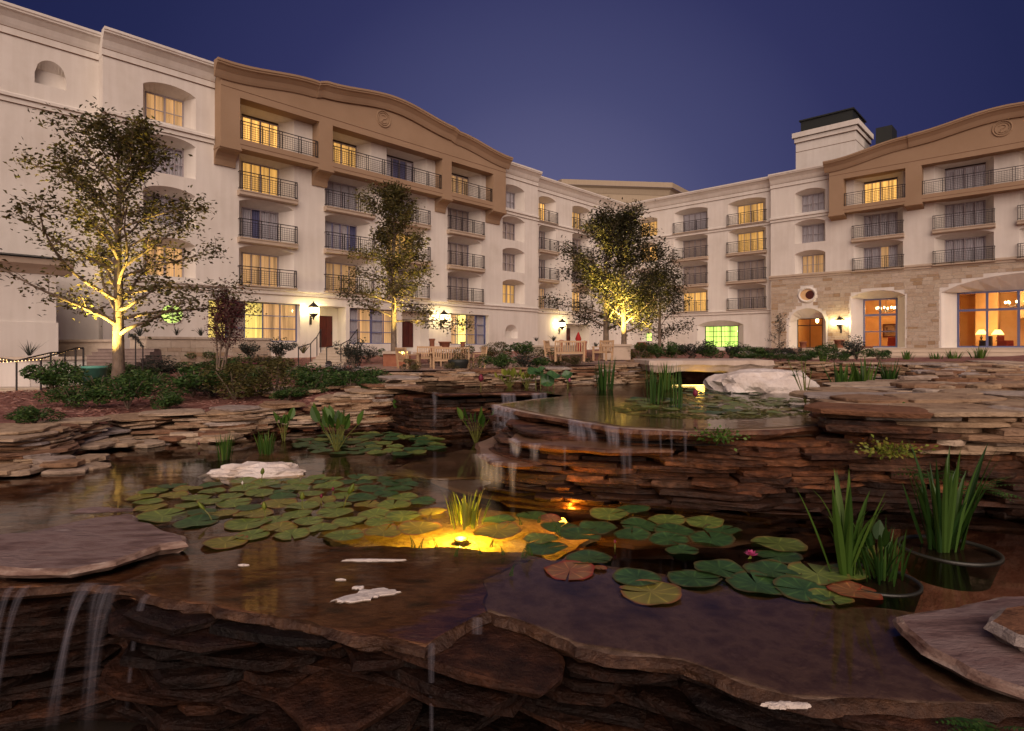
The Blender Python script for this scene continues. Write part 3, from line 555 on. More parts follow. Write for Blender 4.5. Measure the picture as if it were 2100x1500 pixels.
def chandelier(x, y, z, lab):
    t = empty("chandelier", RW.matrix_world @ Vector((0, 0, 0)), 0, lab, "chandelier", "chandeliers in the lounge")
    base = C0 + DR * x + Vector((.685, .7286, 0)) * y; t.location = (base.x, base.y, z); t.rotation_euler = (0, 0, math.atan2(DR.y, DR.x))
    c = MB(); c.tube([(0, 0, .2), (0, 0, 1.3)], .02); c.lathe([(.0, -.25), (.06, -.2), (.1, 0), (.03, .25), (0, .3)], 10)
    for i in range(8):
        a = i * math.pi / 4; c.tube([(.05 * math.cos(a), .05 * math.sin(a), -.05), (.4 * math.cos(a), .4 * math.sin(a), -.28), (.75 * math.cos(a), .75 * math.sin(a), -.1), (.8 * math.cos(a), .8 * math.sin(a), .05)], .022, 5)
    c.build("arm_frame", M["iron"], t)
    for i in range(8):
        a = i * math.pi / 4; b_ = MB(); b_.lathe([(0, .05), (.06, .08), (.09, .16), (.07, .25), (0, .3)], 8, (.8 * math.cos(a), .8 * math.sin(a), 0)); b_.build("bulb", M["bulb"], t)
    plight("chandelier_light", (0, 0, .15), 260, (1, .66, .30), .4, t)
chandelier(26.7, 3.6, 3.7, "lit round chandelier behind the tall narrow blue-framed window")
chandelier(36.6, 3.4, 3.75, "lit round chandelier behind the wide blue-framed window at right edge")
def table_lamp(x, y, z, s, lab, e=60):
    base = C0 + DR * x + Vector((.685, .7286, 0)) * y
    t = empty("table_lamp", (base.x, base.y, z), 0, lab, "lamp")
    c = MB(); c.lathe([(.0, 0), (.16, 0), (.14, .04), (.05, .1), (.1, .25), (.04, .4), (.015, .6)], 12); c.build("base", M["iron"], t)
    c = MB(); c.lathe([(.38, .5), (.17, .85)], 16); c.build("lamp_shade", M["shade"], t); t.scale = (s, s, s)
    plight("lamp_light", (0, 0, .95), e, (1, .58, .16), .1, t)
table_lamp(34.2, 2.6, .55, 1.15, "lit lamp with cream shade beside the curtain in wide window", 110)
table_lamp(35.3, 3.1, .5, 1.2, "second lit cream lamp, further from the curtain in wide window", 70)
table_lamp(28.2, 4.2, .65, 1.0, "lit lamp with pale shade at right side of tall window", 60)
base = C0 + DR * 20.7 + Vector((.685, .7286, 0)) * 2.6
t = empty("hall_pendant", (base.x, base.y, 2.6), 0, "small lit hanging lantern inside the arched glass doorway", "lantern")
c = MB(); c.lathe([(0, -.1), (.14, 0), (.16, .3), (.05, .42), (0, .45)], 10); c.build("lantern_glass", M["bulb"], t); c = MB(); c.tube([(0, 0, .45), (0, 0, 2)], .012); c.build("chain", M["iron"], t)
plight("hall_light", (0, 0, -.3), 110, (1, .55, .16), .2, t)
# armchair and plant silhouettes in the lounge
def armchair(x, y, rz, mt, lab):
    base = C0 + DR * x + Vector((.685, .7286, 0)) * y; t = empty("armchair", (base.x, base.y, -.08), rz, lab, "armchair")
    for nm, bx in (("seat", (-.35, .35, -.35, .35, .15, .45)), ("backrest", (-.42, .42, .3, .48, .15, 1.05)), ("armrest", (-.5, -.36, -.35, .35, .1, .65)), ("armrest", (.36, .5, -.35, .35, .1, .65))):
        c = MB(); c.box(*bx); o = c.build(nm, mt, t); bv = o.modifiers.new("b", "BEVEL"); bv.width = .06; bv.segments = 3
M["red"] = mat("red_fabric", (.35, .05, .02), .8); M["darkfab"] = mat("dark_fabric", (.03, .02, .015), .8)
armchair(35.9, 2.2, .4, M["red"], "red upholstered armchair inside wide right window"); armchair(34.5, 2.0, -2.4, M["darkfab"], "dark armchair beside the lit lamps in wide window"); armchair(27.6, 2.6, 2.2, M["red"], "wooden red armchair inside tall narrow window")
# chimney tower and far block
def tower(name, org, rz, x0, x1, y0, y1, z0, z1, lab):
    t = empty(name, org, rz, lab, "tower")
    c = MB(); c.box(x0, x1, y0, y1, z0, z1); c.build("wall", M["stucco"], t)
    c = MB(); c.box(x0 - .12, x1 + .12, y0 - .12, y1 + .12, z1 - 1.1, z1 - .55); c.box(x0 - .32, x1 + .32, y0 - .32, y1 + .32, z1 - .55, z1); c.build("cornice", M["stucco"], t)
    g = MB(); g.box(x0 - .135, x1 + .135, y0 - .135, y1 + .135, z1 - 1.12, z1 - 1.07); g.box(x0 - .18, x1 + .18, y0 - .18, y1 + .18, z1 - .6, z1 - .55); g.box(x0 - .02, x1 + .02, y0 - .02, y1 + .02, z1 - 2.15, z1 - 2.1); g.build("groove", M["groove"], t)
    c = MB(); c.box(x0 + .4, x1 - .4, y0 + .4, y1 - .4, z1, z1 + 1.35); c.box(x0 + .25, x1 - .25, y0 + .25, y1 - .25, z1 + 1.35, z1 + 1.5); c.build("metal_screen", M["roof"], t); return t
tower("stair_tower", C0, math.atan2(DR.y, DR.x), 17.5, 23.5, 6, 12, 15, 24.0, "white stucco tower with dark metal top above right wing roof")
q = MB(); q.box(24.7, 26.2, 9, 11.5, 15, 23.6); u = q.build("plant_screen", M["roof"]); u.location = C0; u.rotation_euler = (0, 0, math.atan2(DR.y, DR.x)); tag(u, "small dark metal box on the roof behind white tower", "roof unit")
FB = empty("far_hotel_block", (0, 0, 0), 0, "beige block with cornice rising behind the inner corner of both wings", "building")
M["tan2"] = mat("far_tan_stucco", rough=.9, scale=1, stretch=(8, 1, 1), stops=[(.3, (.36, .29, .20)), (.7, (.41, .335, .24))])
q = MB(); q.add([(8.5, 93, 10), (25.2, 95, 10), (31, 103, 10), (31, 103, 24.5), (25.2, 95, 24.5), (8.5, 93, 24.5), (4, 103, 10), (4, 103, 24.5)], [(0, 1, 4, 5), (1, 2, 3, 4), (6, 0, 5, 7), (5, 4, 3, 7)]); q.build("wall", M["tan2"], FB)
q = MB()
def fband(z0, z1, o0, o1):
    a = [(8.5 - o0, 93 - o0), (25.2 + o0 * .5, 95 - o0), (31.2 + o0, 103 - o0)]; b_ = [(8.5 - o1, 93 - o1), (25.2 + o1 * .5, 95 - o1), (31.2 + o1, 103 - o1)]
    a = [(2.2 - o0, 103 - o0)] + a; b_ = [(2.2 - o1, 103 - o1)] + b_
    for i in range(3): q.quad((*a[i], z0), (*a[i + 1], z0), (*b_[i + 1], z1), (*b_[i], z1))
fband(24.3, 25.1, .05, .3); fband(25.1, 25.4, .3, .7); fband(25.4, 26.2, .75, .75); fband(26.2, 26.3, .75, .0); q.build("cornice", M["tan2"], FB)
# lanterns on the walls
def wall_lantern(wing, s, y, z, lab, e=85):
    rz = wing.rotation_euler.z; R3 = Matrix.Rotation(rz, 3, "Z"); b_ = wing.location + R3 @ Vector((s, y, 0))
    t = empty("wall_lantern", (b_.x, b_.y, z), rz, lab, "lantern", "iron lanterns lit along the hotel walls")
    c = MB(); c.lathe([(.02, .95), (.05, .85), (.36, .58), (.42, .52), (.42, .48)], 6, (0, -.45, 0)); c.build("cap", M["iron"], t)
    c = MB(); c.lathe([(.33, .48), (.30, .05), (.18, -.02)], 6, (0, -.45, 0)); c.build("lantern_glass", M["lglass"], t)
    c = MB(); c.lathe([(.34, .06), (.36, .0), (.2, -.12), (.08, -.22), (.03, -.4), (0, -.42)], 6, (0, -.45, 0))
    for i in range(6):
        a = i * math.pi / 3; c.tube([(.34 * math.cos(a), -.45 + .34 * math.sin(a), .5), (.31 * math.cos(a), -.45 + .31 * math.sin(a), .02)], .012, 4)
    c.tube([(0, -.45, -.1), (0, -.25, -.3), (0, -.04, -.35)], .03, 6); c.box(-.08, .08, -.05, -.003, -.75, -.1); c.build("bracket", M["iron"], t)
    for i, dx in enumerate((-.58, .58)):
        plight("lantern_light", (dx, -.4, .3), e, (1, .75, .33), .12, t)
wall_lantern(LW, 5.05, 0, 2.35, "lit iron wall lantern just left of the first red door")
wall_lantern(LW, 17.2, 0, 2.3, "lit iron wall lantern right of the second red door, left of gold window")
wall_lantern(LW, 34.9, 1.0, 2.2, "lit iron wall lantern near the far corner, left of the farthest door", 110)
wall_lantern(RW, 23.75, RY, 2.1, "lit iron wall lantern on limestone wall right of arched doorway", 110)
# left pavilion at the picture edge
pv = empty("garden_pavilion", (-22.5, 27.0, 0), math.atan2(DL.y, DL.x), "white pavilion with dark roof edge and balcony railing at far left", "pavilion")
q = MB(); q.box(-5, -1.0, 0, 5, -2, .5); q.box(-.9, 1.35, -.05, 5, -2.5, 3.4); q.box(-6, -.9, 0.3, 5, 2.6, 3.4); q.box(-.95, 1.42, -.12, 5, -2.5, 1.15); q.box(-6, 1.4, -.1, 5, -3, .0)
q.build("wall", M["stucco"], pv)
q = MB(); extrude(q, [(.3, 3.4), (-.1, 3.4), (-.3, 3.6), (-.55, 3.8), (-.6, 4.05), (.3, 4.1)], -6, 1.95); q.build("cornice", M["trim"], pv)
q = MB(); q.add([(-6, -.75, 4.1), (2.1, -.75, 4.1), (2.1, 5, 4.1), (-6, 5, 4.1), (-6, 2, 4.5), (1, 2, 4.5)], [(0, 1, 5, 4), (1, 2, 5), (2, 3, 4, 5)]); q.build("roof", M["roof"], pv)
link("railing", rail_mesh(3.2), pv, loc=(-4.3, -.1, .15))
# ------------------------------------------------------------------ ground
ZL, ZU = -1.5, -.78
CP = np.array([(-7, 8, -1.1), (-6, 10.2, -1.19), (-4.6, 11, -1.14), (-3.2, 11.5, -.98), (-2, 11.9, -.78), (-1, 12.4, -.52), (.5, 12.6, -.47), (2, 13, -.42), (4, 14.4, -.42), (7, 14.4, -.47),
    (-8, 15, -1.05), (-5, 15, -1.0), (-2, 15, -.78), (-6, 19, -1.0), (-3, 19, -.9), (-10, 20, -1.25), (-15, 20, -1.5), (-20, 22, -1.6), (-12, 26, -1.15), (-16, 27, -1.4), (-4, 24, -.95), (-1, 26, -.95), (2, 27, -.92), (6, 30, -.75), (10, 35, -.6),
    (0, 20, -.75), (4, 20, -.62), (8, 20, -.55), (10, 45, -.35), (12, 56, -.15), (-10, 32, -.8), (-14, 33, -.6), (-5.5, 40, -.55), (-1, 46, -.4), (5, 52, -.3), (-9, 37, -.7), (4, 6.5, -.6), (7, 6.5, -.57), (5, 9, -.59), (9, 10, -.57), (10, 14, -.52), (12, 17, -.52),
    (15, 20, -.47), (20, 25, -.42), (15, 33, -.6), (20, 40, -.5), (26, 36, -.45), (30, 30, -.3), (-30, 20, -1.5), (40, 20, -.3), (-9, 4, -1.2), (9, 3, -.6), (-40, 60, -1), (40, 80, -.3), (0, 90, -.2), (-9, -3, -1.2), (9, -4, -.6)], float)
def H(x, y):
    d2 = (CP[:, 0] - x) ** 2 + (CP[:, 1] - y) ** 2 + .05; w_ = d2 ** -1.6
    return float((w_ * CP[:, 2]).sum() / w_.sum())
def onground(px, py):
    k = (712 - py) / F; X = (px - 1050) / F; Y = 6.0
    while Y < 90:
        if H(X * Y, Y) >= k * Y: return Vector((X * Y, Y, H(X * Y, Y)))
        Y += .15
    return Vector((X * Y, Y, 0))
def smooth(pts, n=6):
    out = []; pts = [Vector(p) for p in pts]
    for i in range(len(pts) - 1):
        a, b, c, d = pts[max(i - 1, 0)], pts[i], pts[i + 1], pts[min(i + 2, len(pts) - 1)]
        for k in range(n):
            t = k / n; out.append(.5 * ((2 * b) + (c - a) * t + (2 * a - 5 * b + 4 * c - d) * t * t + (3 * b - 3 * c + d - a) * t ** 3))
    return out + [pts[-1]]
# plan lines of the pond edges (x, y)
W1 = smooth([(-12, 5.6), (-8.2, 6.7), (-6.14, 7.19), (-5.75, 7.64), (-6.0, 9.0), (-5.35, 9.68), (-4.6, 9.75), (-3.85, 10.5), (-3.03, 10.55), (-2.3, 10.8), (-1.75, 11.3), (-.94, 11.45)])
W2 = smooth([(-.94, 11.45), (.49, 11.8), (2.0, 12.1), (3.2, 12.9), (4.6, 13.6), (5.9, 13.1), (7.4, 12.8), (8.3, 12.0)])
W4b = smooth([(8.3, 12.0), (6.4, 10.2), (5.35, 9.3), (4.3, 8.0), (3.55, 7.1), (3.3, 6.15)])
W4a = smooth([(3.05, 5.55), (3.35, 5.35), (4.3, 5.15), (5.5, 5.0), (8, 4.9), (14, 4.8)])
RING = [(p[0], p[1]) for p in [(v.x, v.y) for v in W1] + [(v.x, v.y) for v in W2[1:]] + [(v.x, v.y) for v in W4b[1:]] + [(v.x, v.y) for v in W4a]] + [(14, -6), (-12, -6)]
RA = np.array(RING)
def inside(x, y):
    a, b = RA, np.roll(RA, -1, 0); c = (a[:, 1] > y) != (b[:, 1] > y)
    with np.errstate(divide="ignore", invalid="ignore"): xi = (b[:, 0] - a[:, 0]) * (y - a[:, 1]) / (b[:, 1] - a[:, 1]) + a[:, 0]
    return bool((c & (x < xi)).sum() % 2)
def dist(x, y):
    a = RA; b = np.roll(RA, -1, 0); d = b - a; t = np.clip(((x - a[:, 0]) * d[:, 0] + (y - a[:, 1]) * d[:, 1]) / (d ** 2).sum(1), 0, 1)
    return float(np.sqrt(((a + d * t[:, None] - (x, y)) ** 2).sum(1).min()))
xs = sorted(set([round(v, 3) for v in list(np.arange(-13, 15, .3)) + list(np.arange(-60, -13, 3.0)) + list(np.arange(15, 80, 3.0)) + [-400, -150, 150, 400]]))
ys = sorted(set([round(v, 3) for v in list(np.arange(-6, 16, .3)) + list(np.arange(16, 40, 1.0)) + list(np.arange(40, 120, 4.0)) + [-150, -40, 250, 600]]))
mb = MB(); idx = {}
for j, y in enumerate(ys):
    for i, x in enumerate(xs):
        ins = inside(x, y) or (dist(x, y) < .42)
        z = -2.6 if ins else H(x, y) - .03 - (.13 if dist(x, y) < .85 else 0) + .03 * noise.noise(Vector((x, y, 0)))
        mb.v.append((x, y, z))
nx = len(xs)
for j in range(len(ys) - 1):
    for i in range(nx - 1): mb.f.append((j * nx + i, j * nx + i + 1, (j + 1) * nx + i + 1, (j + 1) * nx + i)); mb.m.append(0)
g = mb.build("ground", M["mulch"], smooth=True); tag(g, kind="structure")
q = MB(); q.box(-13, 15, -7, 14, -2.75, -2.5); u = q.build("pond_bed", M["mud"]); tag(u, kind="structure")
# pale paving of the patio and the terrace by the right wing
M["paving"] = mat("patio_paving", rough=.9, scale=2.5, stops=[(.3, (.22, .13, .10)), (.7, (.36, .24, .19))], bump=.4, bscale=10)
def patch(name, poly, off, mt, n=1):
    q = MB(); c = sum((Vector(p) for p in poly), Vector((0, 0))) / len(poly)
    vs = []; ring = []
    for i in range(len(poly)):
        a, b = Vector(poly[i]), Vector(poly[(i + 1) % len(poly)])
        for k in range(4): ring.append(a.lerp(b, k / 4))
    R = 6; vs = []
    for r in range(R + 1):
        for p in ring:
            v = c.lerp(p, r / R); vs.append((v.x, v.y, H(v.x, v.y) + off))
    k = len(ring); fs = [(r * k + i, r * k + (i + 1) % k, (r + 1) * k + (i + 1) % k, (r + 1) * k + i) for r in range(R) for i in range(k)]
    q.add(vs, fs); return tag(q.build(name, mt, smooth=True), kind="structure")
patch("patio", [(-7, 22.5), (2.0, 22.5), (8, 25), (8, 31), (-1, 31), (-7, 29)], .035, M["paving"])
# ------------------------------------------------------------------ stones
def stone_mesh(seed, mt, nseg=11, jag=.12, name="stone"):
    r = random.Random(seed); mb = MB(); base = []
    for i in range(nseg):
        t = 2 * math.pi * (i + r.uniform(-.25, .25)) / nseg; c, s = math.cos(t), math.sin(t); k = 1 / max(abs(c), abs(s)) ** .8
        k *= 1 + r.uniform(-jag, jag * .4); base.append((.5 * c * k, .5 * s * k))
    vs = []; tl = [r.uniform(-.14, .14) for _ in range(4)]
    for (z, sc_) in ((-.5, .90), (-.36, .985), (.30, 1.0), (.5, .94)):
        for i, (x, y) in enumerate(base):
            j = r.uniform(.955, 1.035); vs.append((x * sc_ * j, y * sc_ * j, z + r.uniform(-.07, .07) + (tl[0] * x + tl[1] * y if z > 0 else 0)))
    n = nseg; fs = [(q * n + i, q * n + (i + 1) % n, (q + 1) * n + (i + 1) % n, (q + 1) * n + i) for q in range(3) for i in range(n)]
    fs += [tuple(reversed(range(n))), tuple(range(3 * n, 4 * n))]
    mb.add(vs, fs); return mb.mesh(name, mt)
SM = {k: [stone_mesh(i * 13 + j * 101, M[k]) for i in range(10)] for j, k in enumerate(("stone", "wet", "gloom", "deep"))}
def pack(parent, items, limit=285, name="stone"):
    """items: (loc, rotz, tilt, scale, key); nearest/largest become own objects, the rest one stuff mesh"""
    items.sort(key=lambda it: -(it[3][0] * it[3][2]) / max(.5, it[0][1]) ** 2)
    for loc, rz, tl, s, key in items[:limit]:
        link(name, random.choice(SM[key]), parent, loc=loc, rot=(tl[0], tl[1], rz), scl=s)
    rest = items[limit:]
    for key in ("stone", "wet", "gloom", "deep"):
        rr = [it for it in rest if it[4] == key]
        if not rr: continue
        mb = MB()
        for loc, rz, tl, s, _ in rr:
            me = random.choice(SM[key]); mx = Matrix.LocRotScale(Vector(loc), Matrix.Rotation(rz, 3, "Z") @ Matrix.Rotation(tl[0], 3, "X") @ Matrix.Rotation(tl[1], 3, "Y"), Vector(s))
            mb.add([mx @ v.co for v in me.vertices], [tuple(p.vertices) for p in me.polygons])
        tag(mb.build("small_stones", M[key], parent), kind="stuff")
def course_wall(path, z0, ztop, th, batter, side, keyf, Lr=(.3, .95), dep=(.45, .7), jit=.05, seed=0, wob=.0):
    """dry-laid courses along a plan path; ztop(i-fraction) gives local top; batter = step back per metre of height; side=+1: wall body lies to the left of travel"""
    r = random.Random(seed); items = []; path = [Vector((p[0], p[1])) for p in path]
    seg = [0]
    for a, b in zip(path[:-1], path[1:]): seg.append(seg[-1] + (b - a).length)
    T = seg[-1]
    def at(s):
        s = max(0, min(T - 1e-6, s)); i = max(k for k in range(len(seg) - 1) if seg[k] <= s); t = (s - seg[i]) / max(1e-6, seg[i + 1] - seg[i]); return path[i].lerp(path[i + 1], t), (path[i + 1] - path[i]).normalized()
    z = z0
    while True:
        h = th * r.uniform(.7, 1.35); s = r.uniform(-.3, 0); anyp = False
        while s < T:
            L = r.uniform(*Lr); p, d = at(s + L / 2); zt = ztop((s + L / 2) / T)
            if z + h * .5 < zt:
                nrm = Vector((-d.y, d.x)) * side; D = r.uniform(*dep); off = D / 2 + batter * (z - z0) + r.uniform(-jit, jit) + wob * noise.noise(Vector((p.x * .9, p.y * .9, z * 2)))
                c = p + nrm * off; anyp = True
                items.append(((c.x, c.y, z + h / 2), math.atan2(d.y, d.x) + r.uniform(-.05, .05), (r.uniform(-.02, .02), r.uniform(-.015, .015)), (L * 1.05, D, h * r.uniform(.92, 1.12)), keyf(c.x, c.y, z, r)))
            s += L * .985
        z += h * .93
        if not anyp: break
    return items
def lerpz(tab):
    def f(t):
        for (a, za), (b, zb) in zip(tab[:-1], tab[1:]):
            if t <= b: return za + (zb - za) * (t - a) / (b - a)
        return tab[-1][1]
    return f
w1 = empty("dry_stone_wall", (0, 0, 0), 0, "long curving dry-laid flagstone wall holding the mulch bed left of the pond", "stone wall")
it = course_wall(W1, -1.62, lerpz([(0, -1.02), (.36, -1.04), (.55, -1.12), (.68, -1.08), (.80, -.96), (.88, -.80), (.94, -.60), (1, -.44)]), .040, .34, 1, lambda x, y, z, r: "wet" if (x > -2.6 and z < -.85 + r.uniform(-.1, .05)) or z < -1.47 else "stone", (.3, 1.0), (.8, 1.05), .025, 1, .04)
# flat flagstones lying on top of the left wall and behind it
r = random.Random(5)
for k in range(150):
    px = r.uniform(560, 930); py = r.uniform(768, 800) if px > 640 else r.uniform(800, 812)
    v = onground(px, py)
    if inside(v.x, v.y): continue
    it.append(((v.x, v.y, v.z + .03 + r.uniform(-.02, .03)), r.uniform(-.3, .3), (r.uniform(-.02, .02), 0), (r.uniform(.4, .9), r.uniform(.3, .6), .05), "stone"))
for k in range(50):   # the wall spreads in ledges at far left
    t = r.random(); i = min(len(W1) - 2, int(t * 42)); p = W1[i]; px_ = p.x + r.uniform(-.1, .5); py_ = p.y - r.uniform(.1, .45)
    if px_ < -4.4: it.append(((px_, py_, -1.5 + r.uniform(-.04, .10)), r.uniform(-.5, .3), (0, 0), (r.uniform(.3, .7), r.uniform(.25, .5), .06), "stone"))
pack(w1, it, 290)
w2 = empty("dry_stone_wall", (0, 0, 0), 0, "straight back wall of thin flagstones behind the upper pond", "stone wall")
def gap(f):
    def g_(t): return f(t)
    return g_
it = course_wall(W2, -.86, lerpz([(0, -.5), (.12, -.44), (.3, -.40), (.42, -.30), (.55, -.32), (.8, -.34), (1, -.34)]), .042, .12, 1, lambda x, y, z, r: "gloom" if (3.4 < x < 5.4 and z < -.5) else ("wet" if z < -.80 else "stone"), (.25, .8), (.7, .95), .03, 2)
it = [q for q in it if not (3.75 < q[0][0] < 5.05 and q[0][2] < -.5)]
pack(w2, it, 270)
# thick lintel slab above the cave opening and the dark recess
def slab(name, pts, ztop, th, mt, parent=None, seed=0, jag=.05, sub=5, tilt=(0, 0), inset=.03, rag=.5, edge=None):
    ring = []; n0 = len(pts)
    for i in range(n0):
        a, b = Vector(pts[i]), Vector(pts[(i + 1) % n0]); k = max(1, min(30, int((b - a).length / .06)))
        for q in range(k): ring.append(a.lerp(b, q / k))
    c = sum(ring, Vector((0, 0))) / len(ring); n = len(ring); vs = []
    pr = [(0, -.02), (-.010, .004), (-th * .42, .022), (-th * .62, -.012), (-th, -.05)]
    nz = lambda p, f, o=0: noise.noise(Vector((p.x * f, p.y * f, seed * 1.7 + o)))
    off = [nz(p, 2.2) * jag * 1.1 + nz(p, 6, 3) * jag * .7 + abs(nz(p, 14, 7)) * jag * .5 for p in ring]
    for li, (dz, o) in enumerate(pr):
        for i, p in enumerate(ring):
            a, b = ring[i - 1], ring[(i + 1) % n]; t = (b - a).normalized(); nr = Vector((t.y, -t.x))
            e = off[i] + o + (nz(p, 5, li * 3.1) * rag * .035 + nz(p, 17, li * 5.3) * rag * .014 if li else 0)
            q = p + nr * e; vs.append((q.x, q.y, ztop + dz * (1 + .35 * nz(p, 3, 9)) + (q.x - c.x) * tilt[0] + (q.y - c.y) * tilt[1]))
    fs = [(l_ * n + i, l_ * n + (i + 1) % n, (l_ + 1) * n + (i + 1) % n, (l_ + 1) * n + i) for l_ in range(4) for i in range(n)]
    mb = MB(); mb.add(vs, [tuple(reversed(f)) for f in fs], 1 if edge else 0); mb.add(vs[:n], [tuple(range(n))]); mb.add([vs[4 * n + i] for i in range(n)], [tuple(reversed(range(n)))])
    return mb.build(name, [mt, edge] if edge else mt, parent)
def ccw(pts):
    a = sum(pts[i][0] * pts[(i + 1) % len(pts)][1] - pts[(i + 1) % len(pts)][0] * pts[i][1] for i in range(len(pts)))
    return pts if a > 0 else pts[::-1]
def gp(pxs, z): return ccw([tuple(G(x, y, z)[:2]) for x, y in pxs])
lt = slab("lintel_slab", ccw([(2.75, 11.85), (5.35, 12.1), (5.6, 13.9), (2.8, 13.7)]), -.27, .22, M["trim"], None, 3, .04, 8)
lt.data.materials[0] = mat("pale_slab", rough=.85, scale=2, stops=[(.3, (.36, .27, .21)), (.55, (.50, .40, .32)), (.75, (.62, .55, .48))], bump=.8, bscale=9)
tag(lt, "thick pale lintel slab bridging the dark cave opening at back wall", "stone slab")
# ---- right terrace: wall and layered flagstones
w4 = empty("dry_stone_wall", (0, 0, 0), 0, "tall dry flagstone wall at right, dry tan above and wet below", "stone wall")
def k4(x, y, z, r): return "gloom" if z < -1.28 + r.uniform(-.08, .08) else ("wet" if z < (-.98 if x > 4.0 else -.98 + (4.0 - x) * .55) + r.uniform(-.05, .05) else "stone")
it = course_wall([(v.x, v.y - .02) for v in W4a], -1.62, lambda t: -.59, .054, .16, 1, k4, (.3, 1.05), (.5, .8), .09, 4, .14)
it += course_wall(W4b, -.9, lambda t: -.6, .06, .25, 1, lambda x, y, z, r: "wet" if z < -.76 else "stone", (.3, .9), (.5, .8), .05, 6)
w4_items = it
pack(w4, it, 290)
tr = empty("flagstone_terrace", (0, 0, 0), 0, "broad layered flagstone terrace receding behind the right wall", "terrace")
r = random.Random(11); it = []
y = 5.35
while y < 19:
    x = 2.2; zr_ = r.uniform(-.02, .03); dy = r.uniform(.3, .55) * (1 + (y - 5) * .03)
    while x < 15:
        L = r.uniform(.6, 1.6); cx_ = x + L / 2
        if not inside(cx_ - L * .3, y) and not inside(cx_, y) and x > -.5:
            hump = .05 * noise.noise(Vector((cx_ * .5, y * .45, 4))) * 1.6
            z = H(cx_, y) + .0 + zr_ + hump + r.uniform(-.012, .012)
            it.append(((cx_, y + dy / 2, z), r.uniform(-.12, .12), (r.uniform(-.02, .02), r.uniform(-.012, .012)), (L * 1.04, dy * 1.5, r.uniform(.035, .06)), "stone"))
        x += L
    y += dy
it = [q for q in it if q[0][0] > 2.9 and (q[0][1] < 13.5 or q[0][0] > 6.5)]
# small broken ledges
for k in range(70):
    px = r.uniform(1880, 2087); py = r.uniform(752, 815); v = onground(px, py); it.append(((v.x, v.y, v.z + r.uniform(.03, .10)), r.uniform(-.5, .5), (0, 0), (r.uniform(.25, .8), r.uniform(.2, .4), .06), "stone"))
pack(tr, it, 280, "flagstone")
# ---- cascade between the two ponds
cs = empty("rock_cascade", (0, 0, 0), 0, "wet dark layered rock cascade with broad lip slabs between upper and lower pond", "waterfall")
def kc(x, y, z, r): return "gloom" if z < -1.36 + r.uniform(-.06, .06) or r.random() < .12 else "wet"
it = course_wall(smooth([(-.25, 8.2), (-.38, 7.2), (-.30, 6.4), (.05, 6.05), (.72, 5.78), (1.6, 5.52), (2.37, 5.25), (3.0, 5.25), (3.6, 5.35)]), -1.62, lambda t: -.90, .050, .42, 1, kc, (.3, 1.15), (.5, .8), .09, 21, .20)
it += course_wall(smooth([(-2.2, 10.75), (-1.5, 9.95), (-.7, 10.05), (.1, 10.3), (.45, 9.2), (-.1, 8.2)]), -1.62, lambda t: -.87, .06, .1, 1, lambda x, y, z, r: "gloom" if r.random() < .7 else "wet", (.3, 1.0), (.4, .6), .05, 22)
pack(cs, it, 280)
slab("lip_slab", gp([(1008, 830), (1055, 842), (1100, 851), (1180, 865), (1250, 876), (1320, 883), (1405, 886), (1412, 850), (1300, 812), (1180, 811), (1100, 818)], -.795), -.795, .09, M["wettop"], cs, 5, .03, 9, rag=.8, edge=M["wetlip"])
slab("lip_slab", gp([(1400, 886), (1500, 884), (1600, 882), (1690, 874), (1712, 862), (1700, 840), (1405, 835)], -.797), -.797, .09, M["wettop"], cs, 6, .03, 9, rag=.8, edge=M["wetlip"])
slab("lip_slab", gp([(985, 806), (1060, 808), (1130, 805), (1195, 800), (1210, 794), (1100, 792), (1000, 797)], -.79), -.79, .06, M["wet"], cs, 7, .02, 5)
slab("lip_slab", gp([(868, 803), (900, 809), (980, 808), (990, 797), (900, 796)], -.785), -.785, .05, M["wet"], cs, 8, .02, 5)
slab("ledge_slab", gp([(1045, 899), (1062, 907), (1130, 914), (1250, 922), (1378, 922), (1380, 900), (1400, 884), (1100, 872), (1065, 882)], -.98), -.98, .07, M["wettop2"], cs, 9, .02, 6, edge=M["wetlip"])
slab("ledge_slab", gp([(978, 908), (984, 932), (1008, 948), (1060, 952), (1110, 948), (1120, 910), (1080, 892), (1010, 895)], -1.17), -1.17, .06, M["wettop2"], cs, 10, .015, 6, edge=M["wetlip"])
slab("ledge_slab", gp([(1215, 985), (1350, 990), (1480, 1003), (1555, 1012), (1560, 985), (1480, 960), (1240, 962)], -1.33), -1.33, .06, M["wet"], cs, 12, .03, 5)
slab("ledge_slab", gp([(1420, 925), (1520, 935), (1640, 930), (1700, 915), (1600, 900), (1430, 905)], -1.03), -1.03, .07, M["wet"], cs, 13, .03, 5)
slab("ledge_slab", gp([(1560, 985), (1700, 1000), (1790, 985), (1780, 960), (1600, 955)], -1.27), -1.27, .06, M["wet"], cs, 14, .03, 5)
